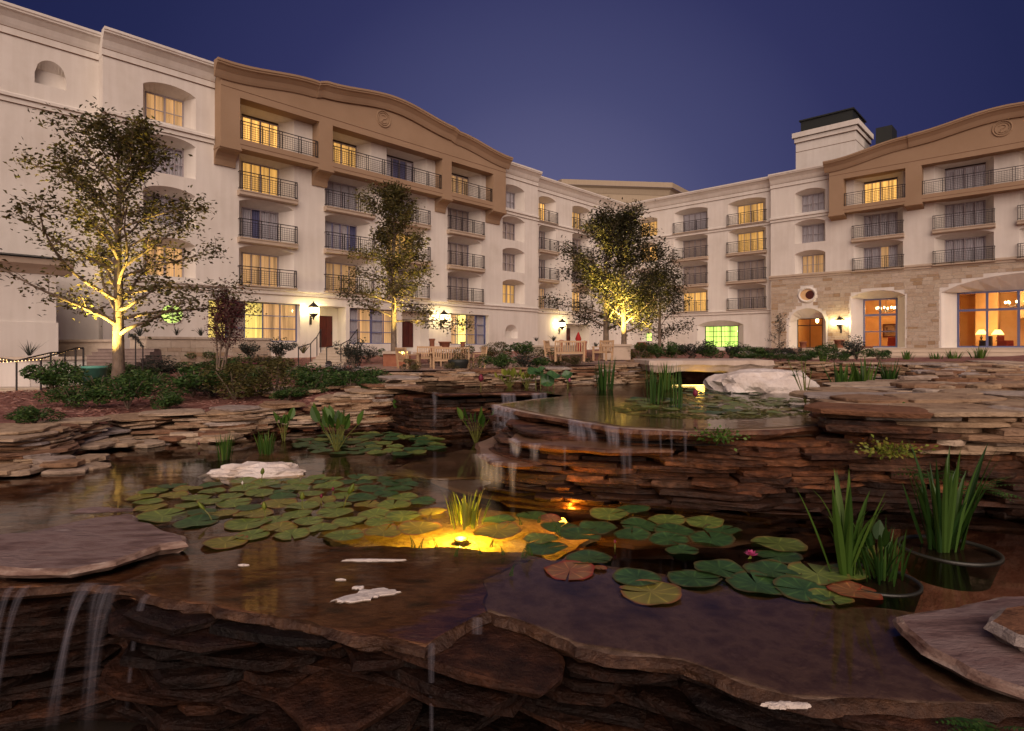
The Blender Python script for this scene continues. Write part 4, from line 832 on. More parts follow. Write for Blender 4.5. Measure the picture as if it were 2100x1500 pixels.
# upper pond bed and water
UP = [(-2.05, 10.95), (-1.36, 9.98), (-.6, 10.12), (.3, 10.55), (.84, 9.46), (-.18, 8.06), (.33, 7.0), (.70, 6.38), (1.1, 5.84), (1.62, 5.62), (2.08, 5.64), (2.6, 5.78), (3.2, 6.02), (3.62, 7.0), (4.6, 8.1), (5.6, 9.35), (6.7, 10.3), (8.6, 12.1), (7.5, 13.3), (5, 14.4), (3.2, 13.6), (2, 12.6), (-1, 11.9), (-2, 11.5)]
def flat(name, poly, z, mt, parent=None):
    q = MB(); q.add([(x, y, z) for x, y in poly], [tuple(range(len(poly)))]); o = q.build(name, mt, parent)
    import bmesh
    bm = bmesh.new(); bm.from_mesh(o.data); bmesh.ops.triangulate(bm, faces=bm.faces[:]); bm.normal_update()
    if sum(f.normal.z for f in bm.faces) < 0: bmesh.ops.reverse_faces(bm, faces=bm.faces[:])
    bm.to_mesh(o.data); bm.free(); return o
tag(flat("upper_pond_bed", [(x * .98 + .03, y) for x, y in UP], -.94, M["mud"]), kind="structure")
tag(flat("upper_pond_water", UP, ZU, M["water2"]), kind="structure")
# ---- front rim of the lower pond
LIP = [(-40, 1210), (100, 1204), (180, 1198), (262, 1206), (330, 1232), (420, 1243), (540, 1266), (640, 1288), (740, 1305), (830, 1320), (872, 1328), (935, 1292), (1004, 1257), (1060, 1276), (1120, 1297), (1186, 1326), (1300, 1343), (1400, 1359), (1480, 1386), (1560, 1414), (1620, 1434), (1760, 1441), (1900, 1448), (2160, 1452)]
lipw = [G(x, y, -1.512) for x, y in LIP]
fr = empty("rock_ledge", (0, 0, 0), 0, "broad wet brown and grey slabs over a dark stacked rock face in the foreground", "rock ledge")
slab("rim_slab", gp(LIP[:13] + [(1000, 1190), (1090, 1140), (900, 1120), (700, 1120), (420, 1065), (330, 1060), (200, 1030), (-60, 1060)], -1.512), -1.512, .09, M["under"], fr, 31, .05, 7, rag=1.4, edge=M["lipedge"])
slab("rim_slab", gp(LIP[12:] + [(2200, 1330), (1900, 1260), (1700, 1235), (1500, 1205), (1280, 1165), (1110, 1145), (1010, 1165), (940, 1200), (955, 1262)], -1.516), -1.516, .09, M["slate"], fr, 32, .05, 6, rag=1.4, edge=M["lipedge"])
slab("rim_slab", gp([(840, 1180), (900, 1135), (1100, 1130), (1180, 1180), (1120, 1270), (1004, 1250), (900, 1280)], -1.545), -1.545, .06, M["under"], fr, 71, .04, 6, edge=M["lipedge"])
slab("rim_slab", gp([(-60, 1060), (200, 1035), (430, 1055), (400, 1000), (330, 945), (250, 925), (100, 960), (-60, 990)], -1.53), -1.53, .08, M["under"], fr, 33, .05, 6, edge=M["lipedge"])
M["mid"] = mat("pale_submerged_plate", rough=.8, scale=2, stops=[(.3, (.15, .10, .065)), (.7, (.27, .19, .13))])
slab("submerged_plate", gp([(790, 968), (850, 945), (950, 922), (1040, 930), (1090, 960), (1010, 978), (900, 980)], -1.62), -1.62, .05, M["mid"], fr, 36, .03, 6)
slab("submerged_plate", gp([(885, 985), (980, 978), (1120, 985), (1240, 1020), (1200, 1045), (1060, 1030), (960, 1012)], -1.66), -1.66, .05, M["mid"], fr, 37, .03, 6)
slab("submerged_plate", gp([(1140, 1075), (1300, 1045), (1500, 1060), (1620, 1085), (1500, 1115), (1300, 1120), (1190, 1105)], -1.8), -1.8, .05, M["mid"], fr, 38, .03, 6)
slab("submerged_plate", gp([(430, 1000), (520, 930), (760, 925), (800, 960), (900, 1000), (1060, 1060), (900, 1130), (600, 1130)], -1.80), -1.80, .05, M["under"], fr, 39, .03, 6)
base = smooth([(v.x, v.y - .20 + .10 * noise.noise(Vector((v.x * 1.3, 0, 0)))) for v in lipw], 2)
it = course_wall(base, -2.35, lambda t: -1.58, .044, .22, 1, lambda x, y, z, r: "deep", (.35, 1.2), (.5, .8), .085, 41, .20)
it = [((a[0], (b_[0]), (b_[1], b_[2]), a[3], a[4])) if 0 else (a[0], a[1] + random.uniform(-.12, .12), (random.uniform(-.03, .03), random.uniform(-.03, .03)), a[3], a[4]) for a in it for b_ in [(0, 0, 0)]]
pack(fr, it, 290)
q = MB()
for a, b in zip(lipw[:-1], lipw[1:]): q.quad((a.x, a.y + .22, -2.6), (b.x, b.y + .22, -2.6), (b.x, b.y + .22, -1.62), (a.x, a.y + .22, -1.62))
q.build("core", M["deep"], fr)  # unseen sheet added behind the stones to stop lamp light leaking through
LP = [(v.x, v.y + .015) for v in lipw]
tag(flat("pond_water", LP + [(9, 4.2), (9, 7), (2, 9), (-2, 13), (-12, 13), (-12, 4)], ZL, M["water"]), kind="structure")
tag(flat("lower_pool_water", [(-8, -3), (8, -3), (8, 3), (-8, 4)], -2.45, M["water"]), kind="structure")
# dry slabs at both sides
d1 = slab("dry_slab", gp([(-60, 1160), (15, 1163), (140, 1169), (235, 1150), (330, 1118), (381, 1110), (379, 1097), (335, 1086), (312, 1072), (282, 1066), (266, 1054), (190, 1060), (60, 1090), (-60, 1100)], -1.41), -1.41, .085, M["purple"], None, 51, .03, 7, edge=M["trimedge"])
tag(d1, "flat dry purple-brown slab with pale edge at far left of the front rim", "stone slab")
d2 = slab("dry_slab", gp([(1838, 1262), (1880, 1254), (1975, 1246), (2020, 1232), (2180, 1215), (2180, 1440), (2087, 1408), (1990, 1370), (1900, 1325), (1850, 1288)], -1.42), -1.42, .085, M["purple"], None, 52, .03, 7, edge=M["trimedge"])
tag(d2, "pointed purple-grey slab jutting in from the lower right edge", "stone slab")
d3 = slab("dry_slab", gp([(2030, 1290), (2060, 1262), (2180, 1245), (2180, 1340), (2087, 1320)], -1.37), -1.33, .1, M["stone"], None, 53, .02, 5); tag(d3, "small tan stone lying on the pointed slab at lower right", "stone")
def rock(name, c, sx, sy, sz, seed, mt, lab, cat="rock", rz=0, flat_=.0, sub=4, rough=.35):
    import bmesh
    bm = bmesh.new(); bmesh.ops.create_icosphere(bm, subdivisions=sub, radius=1)
    for v in bm.verts:
        p = v.co.copy(); n1 = noise.noise(p * 1.1 + Vector((seed, 0, 0))); n2 = noise.fractal(p * 2.4 + Vector((0, seed, 0)), .8, 2.1, 5); v.co = p * (1 + rough * n1 + rough * .45 * n2)
        if flat_ and v.co.z > flat_: v.co.z = flat_ + (v.co.z - flat_) * .25
        v.co.x *= sx; v.co.y *= sy; v.co.z *= sz
    me = bpy.data.meshes.new(name); bm.to_mesh(me); bm.free(); me.materials.append(mt)
    o = link(name, me, None, loc=c, rot=(0, 0, rz)); return tag(o, lab, cat)
v = G(1600, 806, ZU); rock("boulder", (v.x - .05, v.y + .5, ZU + .04), .93, .6, .46, 3.3, M["white"], "large white limestone boulder standing in the upper pond", flat_=.66, rz=.05, rough=.30)
v = G(520, 972, ZL); rock("pond_rock", (v.x - .0, v.y + .02, ZL + .0), .50, .22, .12, 8.1, M["white"], "low white rock breaking the water above the left lily pads", rz=.1, rough=.5)
v = G(205, 1047, ZL); rock("pond_rock", (v.x, v.y, ZL - .005), .32, .085, .018, 9.1, M["purple"], "thin lilac-grey rock top beside the left dry slab", rz=.1, rough=.6)
def crust(px, py, w_, h_, seed, lab, tail=0):
    r_ = random.Random(seed); c = G(px, py, ZL); n_ = 46; pts = []
    for i in range(n_):
        t = 2 * math.pi * i / n_; k = 1 + .45 * noise.noise(Vector((math.cos(t) * 1.7, math.sin(t) * 1.7, seed))) + .5 * noise.noise(Vector((math.cos(t) * 5, math.sin(t) * 5, seed)))
        x_ = w_ * k * math.cos(t); y_ = h_ * k * math.sin(t)
        if tail and math.sin(t) < -.2: x_ += tail * abs(math.sin(t)) * w_; y_ *= 1.4
        pts.append((c.x + x_, c.y + y_))
    q = MB(); m_ = len(pts); vs = [(x_, y_, ZL - .006) for x_, y_ in pts] + [(c.x + (x_ - c.x) * .93, c.y + (y_ - c.y) * .93, ZL + .006) for x_, y_ in pts] + [(c.x, c.y, ZL + .012)]
    q.add(vs, [(i, (i + 1) % m_, m_ + (i + 1) % m_, m_ + i) for i in range(m_)] + [(m_ + i, m_ + (i + 1) % m_, 2 * m_) for i in range(m_)])
    tag(q.build("rock_crest", M["white"]), lab, "rock")
crust(772, 1218, .13, .075, 3, "branching white rock crest above the brown wet slab", -1.3); crust(762, 1150, .21, .02, 5, "long thin white rock crest below the yellow lit pads", 0)
crust(735, 1206, .035, .02, 13, "small pale crest just left of the branching white crest"); crust(700, 1190, .03, .008, 17, "thin pale sliver of rock above the small crest"); crust(500, 1160, .035, .012, 7, "tiny pale rock crest in the brown shallows at left centre"); crust(1610, 1447, .09, .02, 9, "pale rock crest on the front lip below the grey slab")
# ---- falling water
def fall(x0, y0, x1, y1, zt, zb, fwd=.1, n=10, mt="fall"):
    a = G(x0, y0, zt); b_ = G(x1, y1, zt); V, Fc, uv = [], [], []; r = random.Random(int(x0 * 3 + y0)); W = (b_ - a).length; ns = max(1, min(4, int(W / .05)))
    for j in range(ns):
        c = a.lerp(b_, (j + .5 + r.uniform(-.2, .2)) / ns); hw = max(.02, W / ns * r.uniform(.6, 1.0)); f2 = fwd * r.uniform(.8, 1.25); zz = zb + r.uniform(0, .06) * (j % 2); dx = r.uniform(-.25, .25) * fwd; k0 = len(V)
        for i in range(n + 1):
            t = i / n; dz = (zt + .012) - (zt + .012 - zz) * t ** 1.8; h_ = hw * (1 - .35 * t + .15 * math.sin(t * 7 + j))
            for s_ in (-1, 0, 1): V.append((c.x + s_ * h_ + dx * t, c.y - f2 * t ** .75 - (0 if s_ else .006), dz)); uv.append(((s_ + 1) / 2 + 3 * j * 0, t))
        Fc += [f for i in range(n) for f in ((k0 + 3 * i, k0 + 3 * i + 1, k0 + 3 * i + 4, k0 + 3 * i + 3), (k0 + 3 * i + 1, k0 + 3 * i + 2, k0 + 3 * i + 5, k0 + 3 * i + 4))]
    q = MB(); q.add(V, Fc); o = q.build("water_stream", M[mt], None, smooth=True); ul = o.data.uv_layers.new()
    for lp in o.data.loops: ul.data[lp.index].uv = uv[lp.vertex_index]
    return tag(o, kind="stuff")
FALLS = [(1012, 832, 1026, 834, -.79, -1.16, .05), (1026, 835, 1058, 842, -.79, -1.16, .06), (1168, 861, 1190, 866, -.79, -.99, .16), (1198, 867, 1212, 869, -.79, -.99, .14), (1242, 875, 1268, 879, -.79, -.99, .08), (1278, 880, 1292, 882, -.79, -.99, .06), (1315, 883, 1330, 884, -.79, -1.0, .08), (1350, 885, 1356, 885, -.79, -1.05, .05), (1374, 886, 1380, 886, -.79, -1.1, .05), (1402, 886, 1409, 886, -.79, -1.1, .05),
    (986, 930, 1022, 950, -1.165, -1.49, .05), (1040, 951, 1058, 952, -1.165, -1.49, .05), (1048, 900, 1064, 908, -.975, -1.15, .05), (1092, 911, 1106, 913, -.975, -1.15, .05), (1155, 917, 1160, 917, -.975, -1.2, .04), (1270, 922, 1296, 922, -.975, -1.28, .05), (888, 806, 896, 807, -.78, -1.45, .12), (1030, 808, 1055, 809, -.78, -1.0, .04), (1090, 808, 1120, 807, -.78, -1.0, .04)]
LABF = ["far left strand falling off the upper lip tip", "left double strand pouring off the upper lip tip", "arching strand at the middle of the upper lip", "second arching strand at the middle of the upper lip", "wide soft strand below the yellow reflection", "narrow strand right of the wide soft one", "slanting strand on the upper lip centre", "fine strand right of the upper lip centre", "second fine strand right of the upper lip centre", "rightmost fine strand off the upper lip",
    "wide white fall off the rounded lower ledge", "narrow fall beside the rounded lower ledge", "short fall onto the rounded ledge", "short fall under the middle ledge", "thin drip under the middle ledge", "soft wide drip at right end of the middle ledge", "thin arching jet off the back left basin", "left fine curtain off the back basin lip", "right fine curtain off the back basin lip"]
for k_, (a, lb) in enumerate(zip(FALLS, LABF)): tag(fall(*a, mt="faint" if k_ in (5, 6, 7, 8, 9, 14, 15, 16) else "fall"), "white water, " + lb, "waterfall")
for a, lb in zip([(172, 1199, 206, 1200, -1.50, -2.3, .26), (214, 1202, 238, 1206, -1.50, -2.3, .22), (52, 1204, 64, 1204, -1.50, -2.2, .2), (24, 1206, 34, 1206, -1.5, -2.2, .2), (972, 1274, 984, 1268, -1.5, -2.3, .12), (880, 1326, 888, 1322, -1.5, -2.2, .1), (300, 1222, 308, 1224, -1.5, -2.1, .18)],
    ["brightest arching stream off the left front rim", "second arching stream right of the brightest one", "faint stream under the left dry slab", "faintest stream at the far left front rim", "thin bluish stream at the notch of the front rim", "thin faint stream at the pointed slab corner", "faint short stream right of the left arching streams"]): tag(fall(*a, mt="faint"), "white water, " + lb, "waterfall")
# small yellow lamp under water with its glow
M["glowstone"] = mat("pale_stone_round_lamp", rough=.7, scale=9, stops=[(.3, (.35, .22, .10)), (.6, (.62, .45, .25))], bump=1, bscale=16, bdist=.04)
slab("lamp_stone", gp([(640, 1092), (800, 1066), (900, 1050), (1010, 1045), (1140, 1060), (1230, 1100), (1140, 1150), (960, 1158), (800, 1150)], -1.72), -1.72, .05, M["glowstone"], fr, 61, .05, 6, rag=1)  # pale stone added to catch the lamp's light and widen its glow
v = G(945, 1092, -1.62); t = empty("pond_lamp", (v.x, v.y, -1.705), 0, "small lit yellow lamp under water beside the grassy tuft", "lamp")
q = MB(); q.lathe([(.05, -.06), (.06, 0), (.065, .03), (.05, .035)], 14); q.build("housing", M["iron"], t)
q = MB(); q.lathe([(.05, .033), (.03, .042), (0, .045)], 14); q.build("lens", M["pondlamp"], t)
plight("pond_lamp_light", (0, 0, .105), 52, (1, .62, .04), .03, t)
v = G(1150, 1062, -1.68); t = empty("pond_lamp", (v.x, v.y, -1.72), 0, "hidden orange lamp under water near the foot of the cascade", "lamp")
q = MB(); q.lathe([(.05, -.06), (.06, 0), (.04, .03), (0, .035)], 14); q.build("lens", M["pondlamp"], t); plight("pond_lamp_light", (.1, 0, .16), 30, (1, .34, .02), .05, t)
v = G(1440, 792, ZU); t = empty("pond_lamp", (v.x, v.y + .2, ZU - .02), 0, "small yellow lamp at the water line under the lintel slab", "lamp")
q = MB(); q.box(-.55, .45, -.05, .05, -.02, .03); q.build("lens", M["shade"], t); plight("pond_lamp_light", (0, -.05, .12), 3, (1, .6, .1), .1, t)
# ------------------------------------------------------------------ leaves and plants
def leaf_cloud(name, cen, size, mt, parent=None, flat_=.5, seed=0, asp=.5, up=None, loc=(0, 0, 0)):
    """one folded leaf (two triangles either side of the midrib) at each point"""
    g_ = np.random.default_rng(seed); n = len(cen); cen = np.asarray(cen, float)
    a = g_.normal(size=(n, 3)); a[:, 2] *= flat_; a /= np.linalg.norm(a, axis=1)[:, None]
    nn = g_.normal(size=(n, 3)); nn[:, 2] += 1.2 * (1 - flat_) * 2; b_ = np.cross(nn, a); b_ /= np.linalg.norm(b_, axis=1)[:, None] + 1e-9
    up_ = np.cross(a, b_); s = (size * g_.uniform(.6, 1.35, n))[:, None]
    v = np.empty((n, 4, 3)); v[:, 0] = cen - a * s * .5; v[:, 1] = cen + b_ * s * asp * .5 + up_ * s * .12; v[:, 2] = cen + a * s * .5; v[:, 3] = cen - b_ * s * asp * .5 + up_ * s * .12
    me = bpy.data.meshes.new(name); me.vertices.add(n * 4); me.vertices.foreach_set("co", v.ravel()); me.loops.add(n * 4); me.loops.foreach_set("vertex_index", np.arange(n * 4))
    me.polygons.add(n); me.polygons.foreach_set("loop_start", np.arange(n) * 4); me.polygons.foreach_set("loop_total", np.full(n, 4)); me.materials.append(mt); me.update()
    return link(name, me, parent, loc=loc)
def tree(base, height, trad, crown, mt, lab, seed, leaf=.11, nleaf=9000, first=.18, tips=1.0, lean=(0, 0), cat="tree", group=None, upward=.35, nlimb=26, name="tree", barkm="bark", stems=1, spur=.34):
    """crown(h) -> limb reach (m) at relative height h"""
    r = random.Random(seed); t = empty(name, base, 0, lab, cat, group); wood = MB(); anchors = []
    for st in range(stems):
        ox, oy = (0, 0) if st == 0 else (r.uniform(-.25, .25), r.uniform(-.2, .2)); hs = height * (1 if st == 0 else r.uniform(.75, .95)); tr_ = trad * (1 if stems == 1 else .6)
        N = 16; tp = []
        for i in range(N + 1):
            u = i / N; tp.append(Vector((ox + lean[0] * u + .035 * hs * noise.noise(Vector((seed, u * 3, st * 5))) * u + ox * 2.2 * u * stems * .4, oy + lean[1] * u + .03 * hs * noise.noise(Vector((seed + 9, u * 3, st))) * u, hs * u)))
        rad = [tr_ * (1.35 if i == 0 else 1) * (1 - .93 * (i / N)) ** .9 + .008 for i in range(N + 1)]
        wood.tube(tp, rad, 9)
        nl = max(4, int(nlimb / stems))
        for k in range(nl):
            u = first + (1 - first) * (k + r.uniform(-.3, .3)) / nl; u = max(first * .9, min(.97, u)); i = int(u * N); p = tp[i].lerp(tp[min(i + 1, N)], u * N - i)
            az = k * 2.4 + r.uniform(-.5, .5) + st; R_ = crown(u) * r.uniform(.7, 1.12); el = upward + .6 * u + r.uniform(-.25, .32)
            pts = [p]; d = Vector((math.cos(az) * math.cos(el), math.sin(az) * math.cos(el), math.sin(el))); S = 7; pos = p.copy()
            for s in range(S):
                d = (d + Vector((r.uniform(-.2, .2), r.uniform(-.2, .2), r.uniform(-.14, .09)))).normalized(); pos = pos + d * R_ / S * 1.08; pts.append(pos.copy())
            r0 = max(.012, rad[min(i, N)] * .42); wood.tube(pts, [r0 * (1 - .88 * q / S) + .004 for q in range(S + 1)], 5)
            for q in range(2, S + 1):
                for w_ in range(2 if q < S else 3):
                    a2 = r.uniform(0, 6.283); L2 = R_ * spur * r.uniform(.4, 1) * (1 - .35 * q / S); d2 = (d + Vector((math.cos(a2), math.sin(a2), r.uniform(-.75, .95))) * 1.0).normalized()
                    e1 = pts[q] + d2 * L2 * .5 + Vector((0, 0, r.uniform(-.03, .05))); e2 = e1 + (d2 + Vector((r.uniform(-.5, .5), r.uniform(-.5, .5), r.uniform(-.3, .2)))).normalized() * L2 * .5
                    wood.tube([pts[q], e1, e2], [.012, .008, .004], 4, cap=False); anchors += [e1, e2, e1.lerp(e2, .5), pts[q].lerp(e1, .6)]
                anchors.append(pts[q])
        for q in range(6): anchors.append(tp[-1] + Vector((r.uniform(-.2, .2), r.uniform(-.2, .2), r.uniform(-.6, .1))))
    wood.build("trunk", M[barkm], t, smooth=True)
    A = np.array([tuple(a) for a in anchors]); g_ = np.random.default_rng(seed); pick = g_.integers(0, len(A), nleaf); C = A[pick] + g_.normal(size=(nleaf, 3)) * np.array([.17, .17, .15]) * tips
    leaf_cloud("crown", C, leaf, mt, t, .45, seed); return t
def prof(pairs):
    def f(h):
        for (a, ra), (b, rb) in zip(pairs[:-1], pairs[1:]):
            if h <= b: return ra + (rb - ra) * (h - a) / (b - a)
        return pairs[-1][1]
    return f
b_ = Vector((P(243, 740, 17).x, 17, -1.05))
T1 = tree(b_, 7.05, .16, prof([(0, 3.2), (.2, 3.5), (.4, 3.1), (.55, 2.5), (.75, 2.1), (1, .8)]), M["leaf"], "large spreading tree at left, trunk lit yellow from below", 4, .13, 12500, .20, .95, nlimb=40, upward=.30)
b_ = Vector((P(808, 740, 28).x, 28, -.95))
tree(b_, 8.3, .15, prof([(0, 2.6), (.25, 3.2), (.4, 2.8), (.6, 1.8), (.8, 1.6), (1, .5)]), M["leaf"], "slender tree in front of the balconies behind the teak benches", 12, .15, 12000, .26, 1.1, nlimb=28, upward=.15)
b_ = Vector((P(1243, 730, 37).x, 37, -.6)); tree(b_, 8.2, .2, prof([(0, 2.4), (.3, 3.1), (.6, 3.1), (.85, 2.2), (1, .9)]), M["leafdark"], "left tree of the dense dark group near the corner", 21, .17, 15000, .2, 1.7, lean=(.0, 0), nlimb=28, group=None, upward=.3)
b_ = Vector((P(1279, 730, 36).x, 36, -.6)); tree(b_, 8.1, .18, prof([(0, 2.0), (.3, 2.8), (.6, 2.9), (.85, 2.0), (1, .8)]), M["leafdark"], "middle tree of the dark group, trunk brightly lit yellow", 33, .17, 13500, .18, 1.7, nlimb=28, upward=.3)
b_ = Vector((P(1352, 730, 36).x, 36, -.6)); tree(b_, 6.4, .11, prof([(0, 1.6), (.3, 2.3), (.6, 1.9), (.85, 1.1), (1, .4)]), M["leafdark"], "smaller double-stemmed tree at right of the dark group", 45, .15, 8000, .22, 1.5, nlimb=22, stems=2, upward=.3)
b_ = Vector((P(445, 750, 19).x, 19, -.95)); tree(b_, 2.65, .04, prof([(0, .3), (.35, .75), (.6, .95), (.85, .6), (1, .2)]), M["maroon"], "small multi-stemmed tree with maroon leaves before the planter wall", 52, .08, 4200, .38, .7, cat="tree", name="crepe_myrtle", nlimb=26, stems=4, upward=.7, spur=.4)
b_ = Vector((P(1598, 722, 30).x, 30, -.5)); tree(b_, 2.0, .03, prof([(0, .2), (.3, .5), (.6, .5), (1, .2)]), M["bluegreen"], "thin young sapling in front of the limestone wall", 63, .09, 420, .2, .6, name="sapling", nlimb=14, upward=.7)
def spot(base, tgt, e, lab, size=75, col=(1, .72, .16)):
    t = empty("ground_spotlight", base, 0, lab, "spotlight"); q = MB(); q.lathe([(.0, -.05), (.07, -.04), (.08, .06), (.09, .12)], 12); q.build("housing", M["iron"], t)
    q = MB(); q.lathe([(.075, .1), (0, .11)], 12); q.build("lens", M["shade"], t)
    l = bpy.data.lights.new("uplight", "SPOT"); l.energy = e; l.color = col; l.spot_size = math.radians(size); l.spot_blend = .8; l.shadow_soft_size = .06
    o = bpy.data.objects.new("uplight", l); COL.objects.link(o); o.parent = t; o.location = (0, 0, .16); o.rotation_euler = (Vector(tgt) - Vector(base)).to_track_quat("-Z", "Y").to_euler()
v = P(218, 760, 16.2); spot((v.x - .35, 16.1, -1.0), (P(243, 600, 17).x - .2, 17, 2.3), 3600, "yellow uplight at the foot of the large left tree", 66)
v = P(808, 750, 27); spot((v.x + .5, 26.9, -.9), (P(815, 600, 28).x + .2, 28, 3.5), 3200, "yellow uplight at the foot of the slender middle tree", 62)
v = P(1262, 740, 35); spot((v.x + .1, 34.8, -.55), (P(1272, 600, 36).x, 36, 4.6), 13000, "yellow uplight at the foot of the dark tree group", 64)
v = P(1300, 740, 35); spot((v.x + .5, 34.8, -.55), (P(1320, 600, 36).x, 36, 4.4), 3500, "second yellow uplight between the dark tree group trunks", 60)
# shrubs ------------------------------------------------------------------
def shrub_mesh(seed, mt, n=650, leaf=.06, kind=0):
    g_ = np.random.default_rng(seed); nb = 9; bc = g_.normal(size=(nb, 3)) * np.array([.26, .26, .15]) + np.array([0, 0, .5]); br = g_.uniform(.18, .34, nb)
    k = g_.integers(0, nb, n); d = g_.normal(size=(n, 3)); d /= np.linalg.norm(d, axis=1)[:, None]; C = bc[k] + d * (br[k] * g_.uniform(.35, 1.05, n) ** .5)[:, None]; C[:, 2] = np.clip(C[:, 2], .02, 1.1)
    if kind == 1: C[:, :2] *= (.35 + .85 * C[:, 2:3])
    o = leaf_cloud("tmp", C, leaf, mt, None, .8, seed, .45); me = o.data; bpy.data.objects.remove(o); return me
SH = {k: [shrub_mesh(100 + i * 7 + j * 50, M[k], n, lf, kd) for i in range(3)] for j, (k, n, lf, kd) in enumerate((("shrub", 1900, .085, 0), ("olive", 2200, .06, 0), ("bluegreen", 1300, .085, 1)))}
stem_me = MB()
for i in range(7):
    a = i * .9; stem_me.tube([(0, 0, -.05), (.1 * math.cos(a), .1 * math.sin(a), .3), (.28 * math.cos(a), .28 * math.sin(a), .75)], [.018, .012, .005], 4)
stem_me = stem_me.mesh("stem", M["bark"])
def flowers_mesh(seed, mt, n=26, s=.05):
    r = random.Random(seed); q = MB()
    for i in range(n):
        a, e = r.uniform(0, 6.28), r.uniform(.1, 1.3); R = r.uniform(.38, .52); c = Vector((R * math.cos(a) * math.cos(e), R * math.sin(a) * math.cos(e), .45 + R * math.sin(e)))
        sz = s * r.uniform(.6, 1.3)
        for p in range(5):
            t = p * 1.257; d = Vector((math.cos(t), math.sin(t), .4)) * sz; e2 = Vector((math.cos(t + .6), math.sin(t + .6), .3)) * sz * .8; q.add([c, c + d, c + d + e2 * .4, c + e2], [(0, 1, 2, 3)])
    return q.mesh("flower", mt)
FW = [flowers_mesh(1, M["petal_white"], 30), flowers_mesh(2, M["petal_white"], 22)]; FP = [flowers_mesh(3, M["petal_pink"], 9, .07)]
def shrub(px, py, wpx, hpx, kind, lab, grp=None, fl=None, base=None):
    v = base or onground(px, py); Y = v.y; s = wpx / F * Y; h = hpx / F * Y; t = empty("shrub", v, random.uniform(0, 6.28), lab, "shrub", grp)
    link("foliage", random.choice(SH[kind]), t, scl=(s, s, h)); link("stem", stem_me, t, scl=(s, s, h))
    if fl: link("flower", random.choice(fl), t, scl=(s * 1.05, s * 1.05, h * 1.03))
    return t
ORD = ["leftmost", "second from left", "third from left", "fourth from left", "fifth from left", "sixth from left", "seventh from left", "eighth from left", "ninth from left", "tenth from left", "eleventh from left", "twelfth from left", "thirteenth from left", "fourteenth from left", "fifteenth from left", "sixteenth from left", "seventeenth from left", "eighteenth from left"]
def shrub_row(lst, templ, grp, fl=None):
    for i, (px, py, w_, h_, k) in enumerate(sorted(lst)): shrub(px, py, w_, h_, k, templ % ORD[i], grp, fl)
shrub_row([(70, 872, 86, 44, "shrub"), (150, 835, 94, 50, "shrub"), (262, 838, 103, 72, "shrub"), (345, 842, 73, 46, "shrub"), (430, 815, 60, 25, "bluegreen"), (590, 822, 77, 31, "shrub"), (640, 806, 51, 28, "shrub"), (765, 803, 81, 34, "shrub")], "leafy shrub on the mulch in the front row, %s", "front row of shrubs on the mulch bed")
shrub_row([(110, 805, 103, 79, "shrub"), (205, 812, 94, 54, "shrub"), (300, 808, 111, 57, "shrub"), (395, 812, 129, 66, "shrub"), (480, 818, 137, 75, "olive"), (565, 812, 141, 80, "olive"), (655, 800, 86, 43, "shrub"), (720, 800, 103, 44, "shrub")], "bushy shrub in the second row of the mulch bed, %s", "second row of shrubs on the mulch bed")
shrub_row([(130, 782, 68, 33, "shrub"), (185, 788, 77, 43, "shrub"), (250, 778, 77, 36, "shrub"), (330, 775, 86, 41, "bluegreen"), (415, 772, 94, 36, "shrub"), (520, 776, 111, 47, "olive"), (590, 772, 86, 37, "olive")], "shrub in the third row before the steps, %s", "third row of shrubs on the mulch bed")
shrub_row([(620, 782, 60, 34, "shrub"), (665, 788, 90, 42, "shrub"), (700, 786, 60, 38, "bluegreen"), (740, 790, 80, 40, "shrub")], "low white-flowering shrub beside the flagstone edge, %s", "white flowering shrubs by the flagstones", FW)
shrub_row([(468, 768, 60, 40, "shrub"), (515, 785, 60, 44, "shrub")], "green shrub dotted with pink flowers, %s", "pink flowering shrubs", FP)
shrub_row([(355, 748, 60, 26, "bluegreen"), (395, 745, 50, 26, "shrub"), (425, 740, 46, 26, "shrub"), (512, 738, 50, 36, "bluegreen"), (570, 738, 56, 42, "bluegreen"), (545, 752, 60, 22, "bluegreen")], "dark low shrub below the cream planter wall, %s", "shrubs below the cream planter wall")
shrub_row([(725, 758, 52, 62, "bluegreen"), (757, 744, 44, 32, "bluegreen"), (800, 738, 40, 26, "shrub"), (840, 762, 40, 26, "olive"), (905, 752, 46, 36, "olive"), (925, 760, 24, 20, "yellowgreen" if "yellowgreen" in SH else "olive"), (955, 758, 60, 50, "olive"), (870, 720, 30, 18, "shrub"), (985, 718, 40, 26, "shrub")], "loose shrub around the teak seats, %s", "shrubs around the teak seats")
shrub_row([(1010, 757, 44, 30, "shrub"), (1040, 757, 52, 36, "shrub"), (1075, 757, 50, 32, "bluegreen"), (1105, 756, 50, 30, "shrub")], "white-flowering shrub on top of the back wall, %s", "white flowering shrubs above the back wall", FW)
shrub_row([(1020, 735, 60, 34, "olive"), (1065, 732, 60, 36, "shrub"), (1110, 735, 50, 26, "olive"), (1140, 750, 50, 24, "olive"), (1178, 750, 60, 24, "olive"), (1000, 712, 40, 20, "bluegreen")], "shrub in the bed behind the white flowers, %s", "shrubs behind the white flowers")
